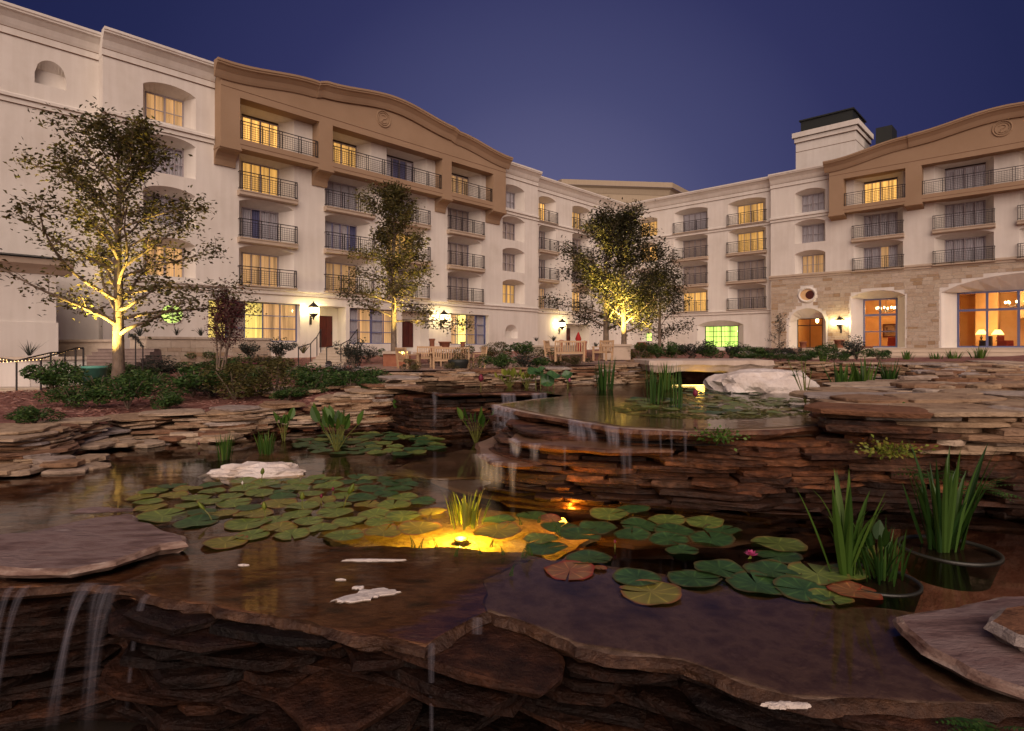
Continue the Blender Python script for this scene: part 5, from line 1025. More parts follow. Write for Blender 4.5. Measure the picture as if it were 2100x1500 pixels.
shrub_row([(1262, 738, 40, 22, "bluegreen"), (1310, 738, 60, 32, "olive"), (1348, 736, 60, 40, "shrub"), (1385, 736, 50, 36, "shrub"), (1420, 736, 56, 38, "bluegreen"), (1458, 736, 56, 34, "shrub"), (1500, 737, 56, 32, "bluegreen"), (1540, 737, 54, 30, "shrub"), (1580, 737, 54, 26, "shrub"), (1620, 737, 50, 26, "bluegreen"), (1660, 738, 50, 24, "shrub"), (1690, 737, 50, 34, "shrub"), (1725, 738, 46, 26, "shrub"), (1757, 738, 46, 46, "bluegreen"), (1800, 738, 50, 28, "shrub"), (1335, 725, 44, 30, "shrub"), (1565, 728, 30, 20, "shrub")], "dark green shrub in the long bed below the wings, %s", "shrubs in the long bed below the right wing")
shrub_row([(1530, 740, 40, 20, "shrub"), (1600, 740, 44, 18, "shrub"), (1710, 741, 40, 20, "shrub"), (1640, 741, 44, 16, "shrub")], "low white-flowering shrub before the lime lit window, %s", "white flowering shrubs in the long bed", FW)
# blades, reeds, arrowheads ----------------------------------------------------
def blade_mesh(n, h, spread, wid, bend, mt, seed, rad=.05, name="blade"):
    r = random.Random(seed); q = MB()
    for i in range(n):
        a = r.uniform(0, 6.283); R = r.uniform(0, rad); b0 = Vector((R * math.cos(a), R * math.sin(a), 0)); L = h * r.uniform(.55, 1.05); out = r.uniform(.1, 1) * spread; d = Vector((math.cos(a), math.sin(a), 0)); sd = Vector((-math.sin(a + r.uniform(-.8, .8)), math.cos(a), 0)).normalized(); w0 = wid * r.uniform(.6, 1.15); vs = []; S = 6; bd = bend * r.uniform(0, 1.6)
        for s in range(S + 1):
            t = s / S; p = b0 + d * out * L * t + Vector((0, 0, L * (t - bd * t ** 3 * .5))) + d * bd * L * t ** 3 * .5; ww = w0 * (1 - t ** 2.2) * (.7 + .6 * math.sin(t * 2.4))
            vs += [p - sd * ww, p + d * ww * .35, p + sd * ww]
        q.add(vs, [f for s in range(S) for f in ((3 * s, 3 * s + 1, 3 * s + 4, 3 * s + 3), (3 * s + 1, 3 * s + 2, 3 * s + 5, 3 * s + 4))])
    return q.mesh(name, mt)
def clump(px, py, z, hpx, n, spread, wpx, bend, mt, lab, cat="reeds", name="reed_clump", rad=.06, Y=None, seed=None, group=None):
    v = G(px, py, z) if Y is None else P(px, py, Y); k = v.y / F; o = link(name, blade_mesh(n, hpx * k, spread, wpx * k, bend, M[mt], seed or int(px * 7 + py), rad), None, loc=(v.x, v.y, z if Y is None else v.z)); return tag(o, lab, cat, group)
clump(460, 943, ZL, 58, 46, .22, 1.6, .1, "blade", "fine grassy tuft in the left pond, left of its twin", rad=.10)
clump(545, 932, ZL, 52, 46, .28, 1.6, .1, "blade", "fine grassy tuft in the left pond, right of its twin", rad=.11)
clump(956, 1078, ZL, 74, 48, .32, 3.2, .15, "yellowgreen", "grassy tuft glowing yellow above the pond lamp", rad=.14)
clump(1240, 800, ZU, 68, 34, .22, 2.2, .05, "blade_dark", "tall reed clump before the middle of the back wall", rad=.16)
clump(1340, 828, ZU, 90, 30, .18, 1.7, .05, "blade_dark", "reed clump in the upper pond, left of the thin rushes", rad=.14)
clump(1386, 838, ZU, 100, 22, .05, 1.3, .0, "blade_dark", "thin upright rushes in the upper pond", rad=.12)
clump(1365, 800, ZU, 60, 26, .2, 2.2, .1, "blade", "short green reeds behind the thin rushes", rad=.2)
clump(1728, 806, ZU, 70, 26, .4, 3.6, .1, "blade", "broad iris clump right of the white boulder", name="iris_clump", cat="irises", rad=.14)
clump(1772, 806, ZU, 76, 24, .32, 3.6, .1, "blade", "taller iris clump next to the terrace edge", name="iris_clump", cat="irises", rad=.14)
clump(1825, 790, ZU, 60, 26, .35, 2.0, .15, "blade_dark", "loose grass clump at the back of the right terrace", rad=.12)
for i, (px, py, hh) in enumerate(((1860, 741, 26), (1955, 741, 26), (2008, 741, 36), (1920, 741, 20), (1690, 742, 26))): clump(px, py, 0, hh, 26, .45, 1.5, .2, "blade", "small grass tuft above the back terrace edge, " + ["left of the middle", "right of the middle", "tallest near right end", "in the middle", "nearest the boulder"][i], Y=24, rad=.2, name="grass_tuft", cat="grass tuft")
# potted irises at front right
def pot(px, py, z, wpx, hh, lab):
    v = G(px, py, z); R = wpx / 2 / F * v.y; q = MB(); q.lathe([(R * .78, -hh), (R * .98, -.01), (R * 1.02, 0), (R * 1.02, .02), (R * .96, .022), (R * .93, -.02)], 36); q2 = MB(); q2.lathe([(R * .93, -.025), (0, -.02)], 24)
    t = empty("water_pot", v, 0, lab, "plant pot"); q.build("rim", mat("pot_rim", (.03, .03, .022), .4) if "pr" not in M else M["pr"], t, smooth=True); q2.build("soil", M["mud"], t); return v
v = pot(1790, 1192, ZL - .012, 168, .2, "nearer round plastic pot standing in water at front right"); v2 = pot(1944, 1130, ZL - .008, 176, .2, "farther round plastic pot standing in water at right edge")
clump(1738, 1180, ZL, 215, 19, .36, 7.5, .25, "blade", "tall iris in the nearer pot at front right", name="iris_clump", cat="irises", rad=.10, seed=5)
clump(1810, 1186, ZL, 120, 46, .4, 3.2, .3, "blade_dark", "short leafy rushes filling the nearer pot", rad=.16)
clump(1935, 1125, ZL, 225, 34, .36, 6.5, .22, "blade_dark", "tall dark iris in the farther pot at right edge", name="iris_clump", cat="irises", rad=.14, seed=8)
# arrowhead plants: stalks with oval leaves
def arrowhead(px, py, z, hpx, n, mt, lab, lw=.28, spread=.35, droop=0, name="arrowhead_plant"):
    v = G(px, py, z); k = v.y / F; h = hpx * k; r = random.Random(int(px + py)); t = empty(name, v, 0, lab, "water plant")
    st = MB(); lf = MB()
    for i in range(n):
        a = r.uniform(0, 6.283); L = h * r.uniform(.6, 1); o = spread * r.uniform(.2, 1) * L; e = Vector((o * math.cos(a), o * math.sin(a), L * .72)); st.tube([(.02 * math.cos(a), .02 * math.sin(a), 0), e * .5 + Vector((0, 0, .03)), e], [.006, .005, .004], 4, cap=False)
        d = (Vector((math.cos(a) * (.4 + droop), math.sin(a) * (.4 + droop), 1 - droop))).normalized(); sd = d.cross(Vector((r.uniform(-1, 1), r.uniform(-1, 1), .3))).normalized(); LL = L * .42; nr = d.cross(sd); vs = []
        for s in range(6):
            q_ = s / 5; ww = LL * lw * math.sin(math.pi * min(1, q_ * .9 + .12)) ** .8; vs += [e + d * LL * q_ - sd * ww + nr * ww * .3, e + d * LL * q_, e + d * LL * q_ + sd * ww + nr * ww * .3]
        lf.add(vs, [f for s in range(5) for f in ((3 * s, 3 * s + 1, 3 * s + 4, 3 * s + 3), (3 * s + 1, 3 * s + 2, 3 * s + 5, 3 * s + 4))])
    st.build("stem", M["stemg"], t); lf.build("leaf", M[mt], t); return t
arrowhead(582, 905, ZL, 62, 9, "blade", "arrowhead plant by the left wall, leftmost of three"); arrowhead(690, 925, ZL, 92, 15, "blade", "largest arrowhead plant among lily pads in the left pond", spread=.6); arrowhead(700, 905, ZL, 60, 10, "blade", "small arrowhead plant just behind the largest one")
arrowhead(828, 880, ZL, 64, 8, "blade", "arrowhead plant left of its twin before the wall", spread=.25); arrowhead(868, 880, ZL, 66, 8, "blade", "arrowhead plant right of its twin before the wall", spread=.35); arrowhead(976, 908, ZL, 74, 12, "blade", "arrowhead plant left of the upper lip tip falls", spread=.5)
arrowhead(1800, 1180, ZL, 100, 12, "blade_dark", "broad-leaved plant rising from the nearer pot", spread=.4); arrowhead(1045, 795, ZU, 36, 14, "yellowgreen", "yellow-green leafy plant in the back left basin", spread=.9); arrowhead(1080, 796, ZU, 40, 12, "yellowgreen", "taller yellow-green plant beside the lotus leaves", spread=.6)
arrowhead(1232, 797, ZU, 22, 4, "petal_pink", "small pink-tipped water plant by the reeds", spread=.3)
# papyrus
v = G(1652, 828, ZU); t = empty("papyrus", v, 0, "papyrus with star-shaped heads before the white boulder", "water plant"); q = MB(); r = random.Random(4); st = MB()
for i in range(9):
    a = r.uniform(0, 6.28); h = r.uniform(.32, .60); e = Vector((h * .42 * math.cos(a), h * .2 * math.sin(a), h)); st.tube([(0, 0, 0), e * .5 + Vector((0, 0, .02)), e], .006, 4, cap=False)
    for k in range(12):
        b2 = k * .52; d = Vector((math.cos(b2), math.sin(b2), r.uniform(.1, .7))) * .085; s = Vector((-math.sin(b2), math.cos(b2), 0)) * .006; q.add([e - s, e + s, e + d], [(0, 1, 2)])
st.build("stem", M["stemg"], t); q.build("leaf", M["blade_dark"], t)
# lotus leaves
def lotus(px, py, w_, tilt, lab, i):
    v = G(px, 798, ZU); Y = v.y; c = P(px, py, Y); R = w_ / 2 / F * Y; t = empty("lotus_leaf", c, 0, lab, "lotus leaf"); q = MB(); n = 22; vs = [(0, 0, -.04)]
    for rr in (.5, 1):
        for k in range(n):
            a = 2 * math.pi * k / n; vs.append((R * rr * math.cos(a), R * rr * math.sin(a), -.04 + .045 * rr ** 2 + .02 * rr * math.sin(3 * a + i)))
    q.add(vs, [(0, 1 + k, 1 + (k + 1) % n) for k in range(n)] + [(1 + k, 1 + n + k, 1 + n + (k + 1) % n, 1 + (k + 1) % n) for k in range(n)]); o = q.build("blade", M["pad"], t, smooth=True); o.rotation_euler = tilt
    s = MB(); s.tube([(0, 0, -.04), (.01, .01, ZU - c.z)], .008, 5); s.build("stem", M["stemg"], t)
for i, a in enumerate(((1098, 762, 34, (.5, .1, 0), "big lotus leaf at the top left of the cluster"), (1122, 780, 30, (1.1, -.2, 0), "bright tilted lotus leaf at the bottom of the cluster"), (1135, 769, 30, (.4, .2, 0), "lotus leaf in the middle of the cluster"), (1163, 769, 24, (.6, -.3, 0), "rightmost lotus leaf of the cluster"), (1108, 758, 24, (.3, -.3, 0), "small lotus leaf at the back of the cluster"))): lotus(*a, i)
# ferns
def fern(base, s, n, lab, seed, mt="blade_dark"):
    r = random.Random(seed); t = empty("fern", base, 0, lab, "fern"); q = MB()
    for i in range(n):
        a = r.uniform(math.pi * .9, math.pi * 2.1); L = s * r.uniform(.7, 1.1); el = r.uniform(.3, 1.1); pts = []
        for k in range(13):
            u = k / 12; pts.append(Vector((math.cos(a) * L * u * math.cos(el * (1 - .8 * u)), math.sin(a) * L * u * math.cos(el * (1 - .8 * u)), L * (math.sin(el) * u - .45 * u * u))))
        for k in range(1, 12):
            d = (pts[k + 1] - pts[k]).normalized(); sd = d.cross(Vector((0, 0, 1))).normalized(); w_ = L * .17 * math.sin(math.pi * (k / 12) ** .7)
            for sg in (-1, 1): q.add([pts[k], pts[k] + d * L * .035, pts[k] + sd * sg * w_ + d * w_ * .5 - Vector((0, 0, w_ * .2)), pts[k] + sd * sg * w_ * .5 - d * .002], [(0, 1, 2, 3)])
    q.build("frond", M[mt], t); return t
v = P(1915, 985, 5.0); fern(v, .34, 10, "feathery fern on the right wall behind the far pot", 3); v = P(2015, 1010, 4.75); fern(v, .3, 9, "feathery fern at right edge above the water", 5); v = P(2040, 1500, 2.35); fern(v, .22, 9, "fern fronds in the lower right corner", 7)
def sprig(px, py, Y, w_, n, mt, lab, seed):
    c = P(px, py, Y); k = Y / F; g_ = np.random.default_rng(seed); C = g_.normal(size=(n, 3)) * np.array([w_ * .42, w_ * .3, w_ * .13]) * k; o = leaf_cloud("wall_plant", C, w_ * k * .13, M[mt], None, .7, seed, .7, loc=c); tag(o, lab, "plant")
sprig(1828, 922, 5.0, 62, 330, "yellowgreen", "bright yellow-green plant growing out of the right wall", 2); sprig(1472, 893, 5.5, 55, 260, "blade", "green creeper hanging under the upper lip slab", 3); sprig(1800, 830, 6.0, 40, 10, "blade", "tiny sprig on the terrace edge", 4)
# feathery submerged stems poking out of the water near the lamp
for i, (px, py, h_) in enumerate(((848, 1128, 30), (862, 1130, 26), (895, 1130, 26), (935, 1145, 24), (985, 1140, 20), (1008, 1125, 22), (1032, 1142, 22), (1048, 1185, 26), (1068, 1080, 20), (1075, 1150, 44), (1088, 1145, 36), (1105, 1075, 22), (1145, 1110, 46))):
    v = G(px, py, ZL); k = v.y / F; q = MB(); r = random.Random(i); h = h_ * k
    for u in np.linspace(.1, 1, 12):
        for a in range(6): t_ = a * 1.05 + u * 9; w_ = h * .2 * (1.1 - u); c = Vector((u * u * h * .3 * (1 if i % 2 else -1), 0, u * h)); d = Vector((math.cos(t_), math.sin(t_), .5)) * w_; q.add([c, c + d, c + d * .6 + Vector((0, 0, .006))], [(0, 1, 2)])
    tag(q.build("water_milfoil", M["blade_dark"], None, loc=v), "feathery green water stem near the yellow glow, " + ORD[i], "water plant", "feathery stems near the pond lamp")
# lily pads ------------------------------------------------------------------
def pad_mesh(seed, mt):
    r = random.Random(seed); n = 34; vs = [(0, 0, .0)]; gap_ = r.uniform(.10, .24); ph = r.uniform(0, 6)
    for rr in (.35, .7, .93, 1.0):
        for k in range(n + 1):
            a = gap_ / 2 + (2 * math.pi - gap_) * k / n; w_ = 1 + .025 * math.sin(5 * a + ph) + .02 * math.sin(11 * a + ph * 2) * (rr > .8) + r.uniform(-.012, .012) * (rr > .9)
            vs.append((rr * w_ * math.cos(a), rr * w_ * math.sin(a), .012 * math.sin(2 * a + ph) * rr + .07 * max(0, math.sin(2 * a + ph)) ** 2 * rr ** 4 + (.02 if rr == 1.0 else 0) * math.sin(4 * a + 1) - .012 * (rr == .35)))
    m_ = n + 1; fs = [(0, 1 + k, 2 + k) for k in range(n)] + [(1 + q * m_ + k, 1 + (q + 1) * m_ + k, 1 + (q + 1) * m_ + k + 1, 1 + q * m_ + k + 1) for q in range(3) for k in range(n)]
    q = MB(); q.add(vs, fs); return q.mesh("lily_pad", mt, True)
PM = {k: [pad_mesh(i * 3 + j * 31, M[k]) for i in range(4)] for j, k in enumerate(("pad", "pad2", "pad3", "pad4"))}
placed = []
def pad(px, py, wpx, kind, lab, grp=None, z=ZL, lift=0, tilt=None):
    v = G(px, py, z); R = wpx / 2 / F * v.y; placed.append((v.x, v.y, R)); tl = tilt or (random.uniform(-.06, .06), random.uniform(-.06, .06))
    o = link("lily_pad", random.choice(PM[kind]), None, loc=(v.x, v.y, z + .008 + lift + random.uniform(0, .006)), rot=(tl[0], tl[1], random.uniform(0, 6.28)), scl=(R, R, R)); return tag(o, lab, "lily pad", grp)
SP = [(1299, 1046, 68, "pad", "lily pad farthest back in the right-hand group"), (1249, 1056, 80, "pad2", "speckled light pad at back left of the right-hand group"), (1367, 1069, 76, "pad2", "speckled light pad in the back middle of the right-hand group"), (1445, 1073, 78, "pad2", "speckled pad at the back right of the right-hand group"), (1313, 1080, 82, "pad", "dark pad between the speckled pads"), (1384, 1091, 85, "pad", "dark pad right of centre behind the folded pad"), (1481, 1089, 77, "pad", "rightmost pad of the right-hand group"),
      (1371, 1109, 82, "pad", "glossy dark pad above the folded pad"), (1459, 1107, 90, "pad", "large dark pad at the right of the group, before the rightmost"), (1399, 1132, 68, "pad", "half-folded dark pad in open black water"), (1296, 1098, 76, "pad", "dark pad left of the glossy dark pad"), (1226, 1084, 80, "pad", "dark pad near the orange streak"), (1208, 1147, 95, "pad", "round dark pad above the reddish pad"), (1596, 1119, 108, "pad2", "upper one of two pads right of the pink flower"), (1596, 1144, 92, "pad", "lower one of two pads right of the pink flower"),
      (1307, 1187, 100, "pad", "round pad alone above the ragged yellow pad"), (1423, 1189, 108, "pad", "round pad in the front row, third from right cluster"), (1476, 1169, 104, "pad", "pad touching behind the front row middle"), (1584, 1174, 112, "pad", "large pad behind the two biggest front pads"), (1551, 1200, 118, "pad", "big front pad left of the frontmost pad"), (1676, 1181, 122, "pad2", "big olive pad beside the nearer pot"), (1650, 1213, 118, "pad", "frontmost big dark pad near the red leaves"), (1701, 1229, 88, "pad2", "half-hidden light pad under the red leaves"), (1335, 1217, 124, "pad3", "ragged yellow dying pad in front"),
      (1752, 1217, 100, "pad4", "long red leaf lying before the nearer pot"), (1733, 1202, 60, "pad4", "small orange leaf against the nearer pot"), (1735, 1176, 84, "pad2", "yellowish leaf curled at the nearer pot"), (1168, 1172, 102, "pad4", "reddish patterned pad at front centre"), (1230, 1168, 30, "pad4", "tiny red scrap of leaf right of the reddish pad"),
      (1022, 1068, 73, "pad", "dark pad behind the glowing grassy tuft"), (1092, 1060, 70, "pad", "dark pad between the tuft and the red leaves"), (1128, 1066, 50, "pad4", "small red pad near the orange glow"), (1148, 1085, 80, "pad", "dark pad left of the orange streak"), (1188, 1100, 90, "pad", "large dark pad front of the orange streak"), (1110, 1107, 72, "pad2", "light pad right of the yellow glow"), (1120, 1127, 88, "pad", "dark pad below the light pad, right of the glow"), (1020, 1092, 100, "pad3", "yellow pad lit beside the lamp"),
      (787, 1093, 80, "pad3", "brightest yellow pad touching the lamp glow"), (860, 1085, 92, "pad3", "bright yellow pad nearest the lamp on its left"), (717, 1072, 70, "pad2", "light pad left of the brightest yellow pad"), (778, 1074, 60, "pad2", "small light pad behind the brightest yellow pad"), (706, 1101, 82, "pad2", "light pad in the front row, left of the brightest yellow pad"), (827, 1060, 75, "pad2", "light pad behind the bright yellow pads"), (887, 1052, 60, "pad3", "yellowish pad behind the bright yellow pads"),
      (310, 1043, 62, "pad3", "small yellow pad next to the left dry slab"), (387, 1038, 52, "pad2", "small light pad at the left end of the cluster"), (333, 1060, 100, "pad2", "wide light pad beside the left dry slab"), (403, 1072, 86, "pad", "green pad in the left front of the cluster"), (508, 1076, 90, "pad2", "wide light pad at left front of the cluster"), (567, 1068, 60, "pad2", "small light pad behind the front row"), (517, 1100, 70, "pad2", "light pad in the front row, third from left"), (598, 1098, 72, "pad2", "light pad in the front row, fourth from left"), (462, 1115, 88, "pad3", "yellow-green pad at the front left corner of the cluster"), (762, 1004, 58, "pad", "isolated dark pad at the back of the cluster"), (818, 1004, 58, "pad", "isolated dark pad at the back right of the cluster")]
for a in SP: pad(*a)
def fillpads(n, region, wr, kinds, lab, grp, z=ZL, seed=0, ov=.80):
    r = random.Random(seed); c = 0; tries = 0; mine = []
    while c < n and tries < 6000:
        tries += 1; px, py = region(r); v = G(px, py, z); w_ = r.uniform(*wr) * (712 - py) / (712 - 1080) if z == ZL else r.uniform(*wr) * (712 - py) / (712 - 840); R = w_ / 2 / F * v.y
        if any((v.x - a) ** 2 + (v.y - b2) ** 2 < ((R + q) * ov) ** 2 for a, b2, q in placed): continue
        mine.append(pad(px, py, w_, r.choice(kinds), lab, grp, z)); c += 1
    mine.sort(key=lambda o: -o.location.y); nr_ = max(1, round(len(mine) / 9)); per = math.ceil(len(mine) / nr_)
    for i in range(nr_):
        row = sorted(mine[i * per:(i + 1) * per], key=lambda o: o.location.x / o.location.y)
        for j, o in enumerate(row): o["label"] = lab + (", " + ORD[j] + (" in row %s from the back" % ["one", "two", "three", "four", "five", "six", "seven", "eight"][i] if nr_ > 1 else ""))
def lens(cx, cy, rx, ry, rot=0):
    def f(r):
        a = r.uniform(0, 6.283); k = r.random() ** .5; x, y = rx * k * math.cos(a), ry * k * math.sin(a); return cx + x, cy + y + rot * x
    return f
fillpads(56, lens(590, 1038, 310, 50, .03), (62, 84), ["pad", "pad2", "pad2", "pad2", "pad2", "pad3"], "green pad of the crowded left cluster", "pads of the crowded left cluster", seed=1, ov=.80)
fillpads(22, lens(700, 1000, 150, 22, 0), (50, 70), ["pad", "pad", "pad2"], "dark pad behind the left cluster", "dark pads at the back of the left cluster", seed=2, ov=.76)
fillpads(46, lens(765, 912, 150, 24, 0), (60, 88), ["pad", "pad", "pad2"], "pad in the far group", "far pads by the left wall", seed=3, ov=.72)
fillpads(64, lens(1490, 830, 210, 19, .02), (28, 46), ["pad", "pad2", "pad2", "pad3", "pad2"], "small upper pond pad", "pads on the upper pond", z=ZU, seed=4, ov=.8)
fillpads(16, lens(1480, 806, 100, 6, 0), (34, 46), ["pad"], "dark pad before the cave", "pads before the cave opening", z=ZU, seed=5, ov=.75)
# duckweed scum on the upper pond
g_ = random.Random(8); q = MB()
for i in range(5200):
    a = g_.uniform(0, 6.283); k = g_.random() ** .5; px = 1470 + 215 * k * math.cos(a); py = 838 + 22 * k * math.sin(a); v = G(px, py, ZU)
    if noise.noise(Vector((v.x * 1.6, v.y * 1.6, 3))) < -.12: continue
    s = g_.uniform(.009, .024); n_ = 6; q.add([(v.x + s * math.cos(j * 1.05), v.y + s * math.sin(j * 1.05), ZU + .005) for j in range(n_)], [tuple(range(n_))])
tag(q.build("duckweed", M["yellowgreen"], None), kind="stuff")
# buds and flowers
def bud(px, py, hpx, mt, lab, lean=0, z=ZL, bw=.3):
    v = G(px, py + hpx, z); k = v.y / F; h = hpx * k; t = empty("lily_bud", v, 0, lab, "lily bud"); s = MB(); s.tube([(0, 0, -.02), (lean * h * .3, 0, h * .35), (lean * h * .6, 0, h * .6)], .005, 5); s.build("stem", M["stemg"], t)
    L = h * .52; q = MB()
    for j in range(5):
        a0 = j * 1.257
        pr = [(0, 0), (.5, .25), (.55, .5), (.35, .8), (0, 1)]
        vs = []
        for rr, zz in pr:
            for da in (-.75, 0, .75): vs.append((lean * (h * .6 + L * zz * .9) + math.cos(a0 + da) * rr * L * bw * (1.12 if da == 0 else .9), math.sin(a0 + da) * rr * L * bw * (1.12 if da == 0 else .9), h * .58 + L * zz))
        q.add(vs, [f for s_ in range(4) for f in ((3 * s_, 3 * s_ + 1, 3 * s_ + 4, 3 * s_ + 3), (3 * s_ + 1, 3 * s_ + 2, 3 * s_ + 5, 3 * s_ + 4))])
    q.build("petal", mt, t, smooth=True)
for a in ((437, 1032, 36, M["yellowgreen"], "yellow-green lily bud leaning left, leftmost of the buds", -.8), (545, 1032, 36, M["yellowgreen"], "yellow-green bud with red stalk over the left pads", -.1), (620, 1012, 36, M["yellowgreen"], "upright yellow-green bud reflected in open water", 0), (703, 996, 46, M["yellowgreen"], "tallest yellow-green bud leaning right", .45), (536, 962, 30, M["yellowgreen"], "yellow bud in front of the low white rock", .1), (497, 988, 16, M["petal_white"], "pale small bud below the low white rock", 0),
          (659, 1014, 20, M["petal_red"], "dark red bud, nearer of the pair", 0), (683, 1000, 18, M["petal_red"], "dark red bud, farther of the pair", 0), (408, 908, 12, M["petal_red"], "dark red bud alone near the left grassy tufts", 0), (1261, 1108, 18, M["petal_red"], "small dull red bud in the dark water", 0), (1426, 800, 36, M["petal_red"], "dark red bud standing on the upper pond", 0), (986, 770, 34, M["petal_red"], "red flower spike in the back left basin", 0), (1166, 776, 20, M["petal_pink"], "pink lotus bud beside the lotus leaves", .1), (1234, 768, 24, M["petal_pink"], "pink bud rising left of the reed clump", 0)): bud(*a[:5], lean=a[5], z=ZU if a[1] < 860 else ZL, bw=.52 if a[3] is M["petal_red"] else .44)
v = G(1541, 1146, ZL); t = empty("water_lily", v, 0, "open bright pink water lily flower on dark water", "water lily"); q = MB()
for ring, (n_, L, el) in enumerate(((9, .055, .35), (8, .05, .8), (6, .04, 1.2))):
    for j in range(n_):
        a = j * 6.283 / n_ + ring * .3; d = Vector((math.cos(a) * math.cos(el), math.sin(a) * math.cos(el), math.sin(el))); s = Vector((-math.sin(a), math.cos(a), 0)) * .013; q.add([(0, 0, .02), Vector((0, 0, .02)) + d * L * .5 + s, Vector((0, 0, .02)) + d * L, Vector((0, 0, .02)) + d * L * .5 - s], [(0, 1, 2, 3)])
q.build("petal", M["petal_pink"], t); q = MB(); q.add([(-.035, -.02, .004), (-.012, -.012, .03), (0, 0, .02), (-.01, -.03, .012)], [(0, 1, 2, 3)]); q.build("sepal", M["yellowgreen"], t)
# mulch chips near the camera
g_ = random.Random(15); q = MB(); c = 0
while c < 9000:
    px = g_.uniform(0, 950); py = g_.uniform(760, 880) if px < 820 else g_.uniform(757, 780); k = (py - 712) / F
    Y = g_.uniform(9, 20); X = (px - 1050) / F * Y
    if inside(X, Y) or dist(X, Y) < .5: c += 1; continue
    z = H(X, Y) + .0 + .03 * noise.noise(Vector((X, Y, 0))); a = g_.uniform(0, 3.14); L = g_.uniform(.02, .06); d = Vector((math.cos(a), math.sin(a), g_.uniform(-.3, .3))) * L; s = Vector((-math.sin(a), math.cos(a), g_.uniform(-.5, .5))) * .011; p = Vector((X, Y, z - .005)); q.add([p - d - s, p + d - s, p + d + s, p - d + s], [(0, 1, 2, 3)]); c += 1
tag(q.build("mulch_chips", M["chip"], None), kind="stuff")
# ------------------------------------------------------------------ garden walls, steps, rails
M["cream"] = mat("cream_limestone", rough=.88, scale=3, stops=[(.3, (.46, .38, .29)), (.7, (.58, .50, .40))], bump=.3, bscale=12)
def wallseg(name, pts, ztop, zbot, th, capd, lab, cat="wall", blocks=True, par=None):
    t = empty(name, (0, 0, 0), 0, lab, cat); r = random.Random(len(pts) * 3 + int(ztop * 10)); core = MB(); n = 0
    for a, b in zip(pts[:-1], pts[1:]):
        a, b = Vector((a[0], a[1], 0)), Vector((b[0], b[1], 0)); d = (b - a); L = d.length; d.normalize(); nr = Vector((-d.y, d.x, 0))
        def bx(s0, s1, o0, o1, z0, z1, q):
            c = [a + d * s0 + nr * o0, a + d * s1 + nr * o0, a + d * s1 + nr * o1, a + d * s0 + nr * o1]
            q.add([(v.x, v.y, z0) for v in c] + [(v.x, v.y, z1) for v in c], [(0, 3, 2, 1), (4, 5, 6, 7), (0, 1, 5, 4), (1, 2, 6, 5), (2, 3, 7, 6), (3, 0, 4, 7)])
        bx(0, L, .03, th, zbot, ztop - .12, core)
        s = 0
        while s < L - .01:
            l_ = min(L - s, r.uniform(1.1, 1.5)); q = MB(); bx(s + .006, s + l_ - .006, -.06, th + .04, ztop - .12, ztop, q); q.build("coping", M["cream"], t); s += l_
        if blocks:
            z = ztop - .14; first = True
            while z > zbot:
                h = .42 if first else r.uniform(.16, .28); s = 0
                while s < L - .02:
                    l_ = min(L - s, r.uniform(.8, 1.3) if first else r.uniform(.3, .7)); q = MB(); pr = 0.0 if first else r.uniform(-.02, .012); bx(s + .008, s + l_ - .008, pr, .1, z - h + .008, z - .004, q); q.build("stone_block", M["cream"] if first else M["block"], t); s += l_
                z -= h; first = False
    core.build("core", M["cream"], t); return t
def xy(px, Y): return ((px - 1050) / F * Y, Y)
wallseg("planter_wall", [xy(266, 29.5), xy(300, 29), xy(400, 31), xy(556, 34.5)], .52, -1.3, .5, .1, "long cream planter wall with pale coping behind the maroon tree", "planter wall")
wallseg("garden_wall", [xy(-60, 22.5), xy(60, 22.2), xy(178, 23.5)], -.38, -2, .4, .1, "low white plastered wall with tan coping at far left", "wall", False).children[-1].data.materials[0] = M["stucco"]
wallseg("planter_wall", [xy(1085, 40), xy(1200, 42)], .12, -.6, .4, .1, "short cream planter wall with small plants near the far lantern", "planter wall")
wallseg("planter_wall", [xy(-70, 33), xy(95, 31), xy(240, 29.5)], .38, -1.4, .4, .1, "plain tan wall above the wide left steps", "wall", False)
wallseg("patio_kerb", [xy(785, 27.5), xy(835, 27.2)], -.2, -1.1, .4, .1, "short terracotta coloured wall behind the left teak chair", "wall", False).children[-1].data.materials[0] = M["terra"]
def steps(name, x, Y, w_, n, z0, z1, run, lab, mt):
    t = empty(name, (x, Y, 0), 0, lab, "steps")
    for i in range(n):
        z = z0 + (z1 - z0) * (i + 1) / n; q = MB(); q.box(-w_ / 2 - .02 * (n - i), w_ / 2 + .02 * (n - i), i * run, n * run + .2, z - (z1 - z0) / n - .25, z - .035); q.box(-w_ / 2 - .05, w_ / 2 + .05, i * run - .03, (i + 1) * run, z - .034, z); q.build("step", mt, t)
    return t
steps("garden_steps", xy(206, 26)[0], 25.2, 2.6, 8, -1.25, -.08, .36, "wide grey-brown steps behind the large left tree", mat("step_stone", rough=.9, scale=4, stops=[(.3, (.20, .15, .13)), (.7, (.30, .23, .20))]))
steps("garden_steps", xy(672, 29)[0], 28.4, 1.45, 7, -1.0, -.02, .42, "narrow pale steps leading up to the first red door", M["cream"])
steps("garden_steps", xy(15, 19)[0], 17.9, 2.2, 3, -1.72, -1.3, .5, "few cream steps at the far left edge", M["cream"])
steps("terrace_steps", 25.3, 29.0, 21, 3, -.62, -.05, .55, "long low stone steps in front of the right wing", M["trim"])
ub = MB(); ub.box(14.5, 36.5, 30.5, 36.5, -.6, -.075); tag(ub.build("terrace_paving", M["paving"]), kind="structure")
M["string"] = emis("string_light", (1, .60, .22), 7)
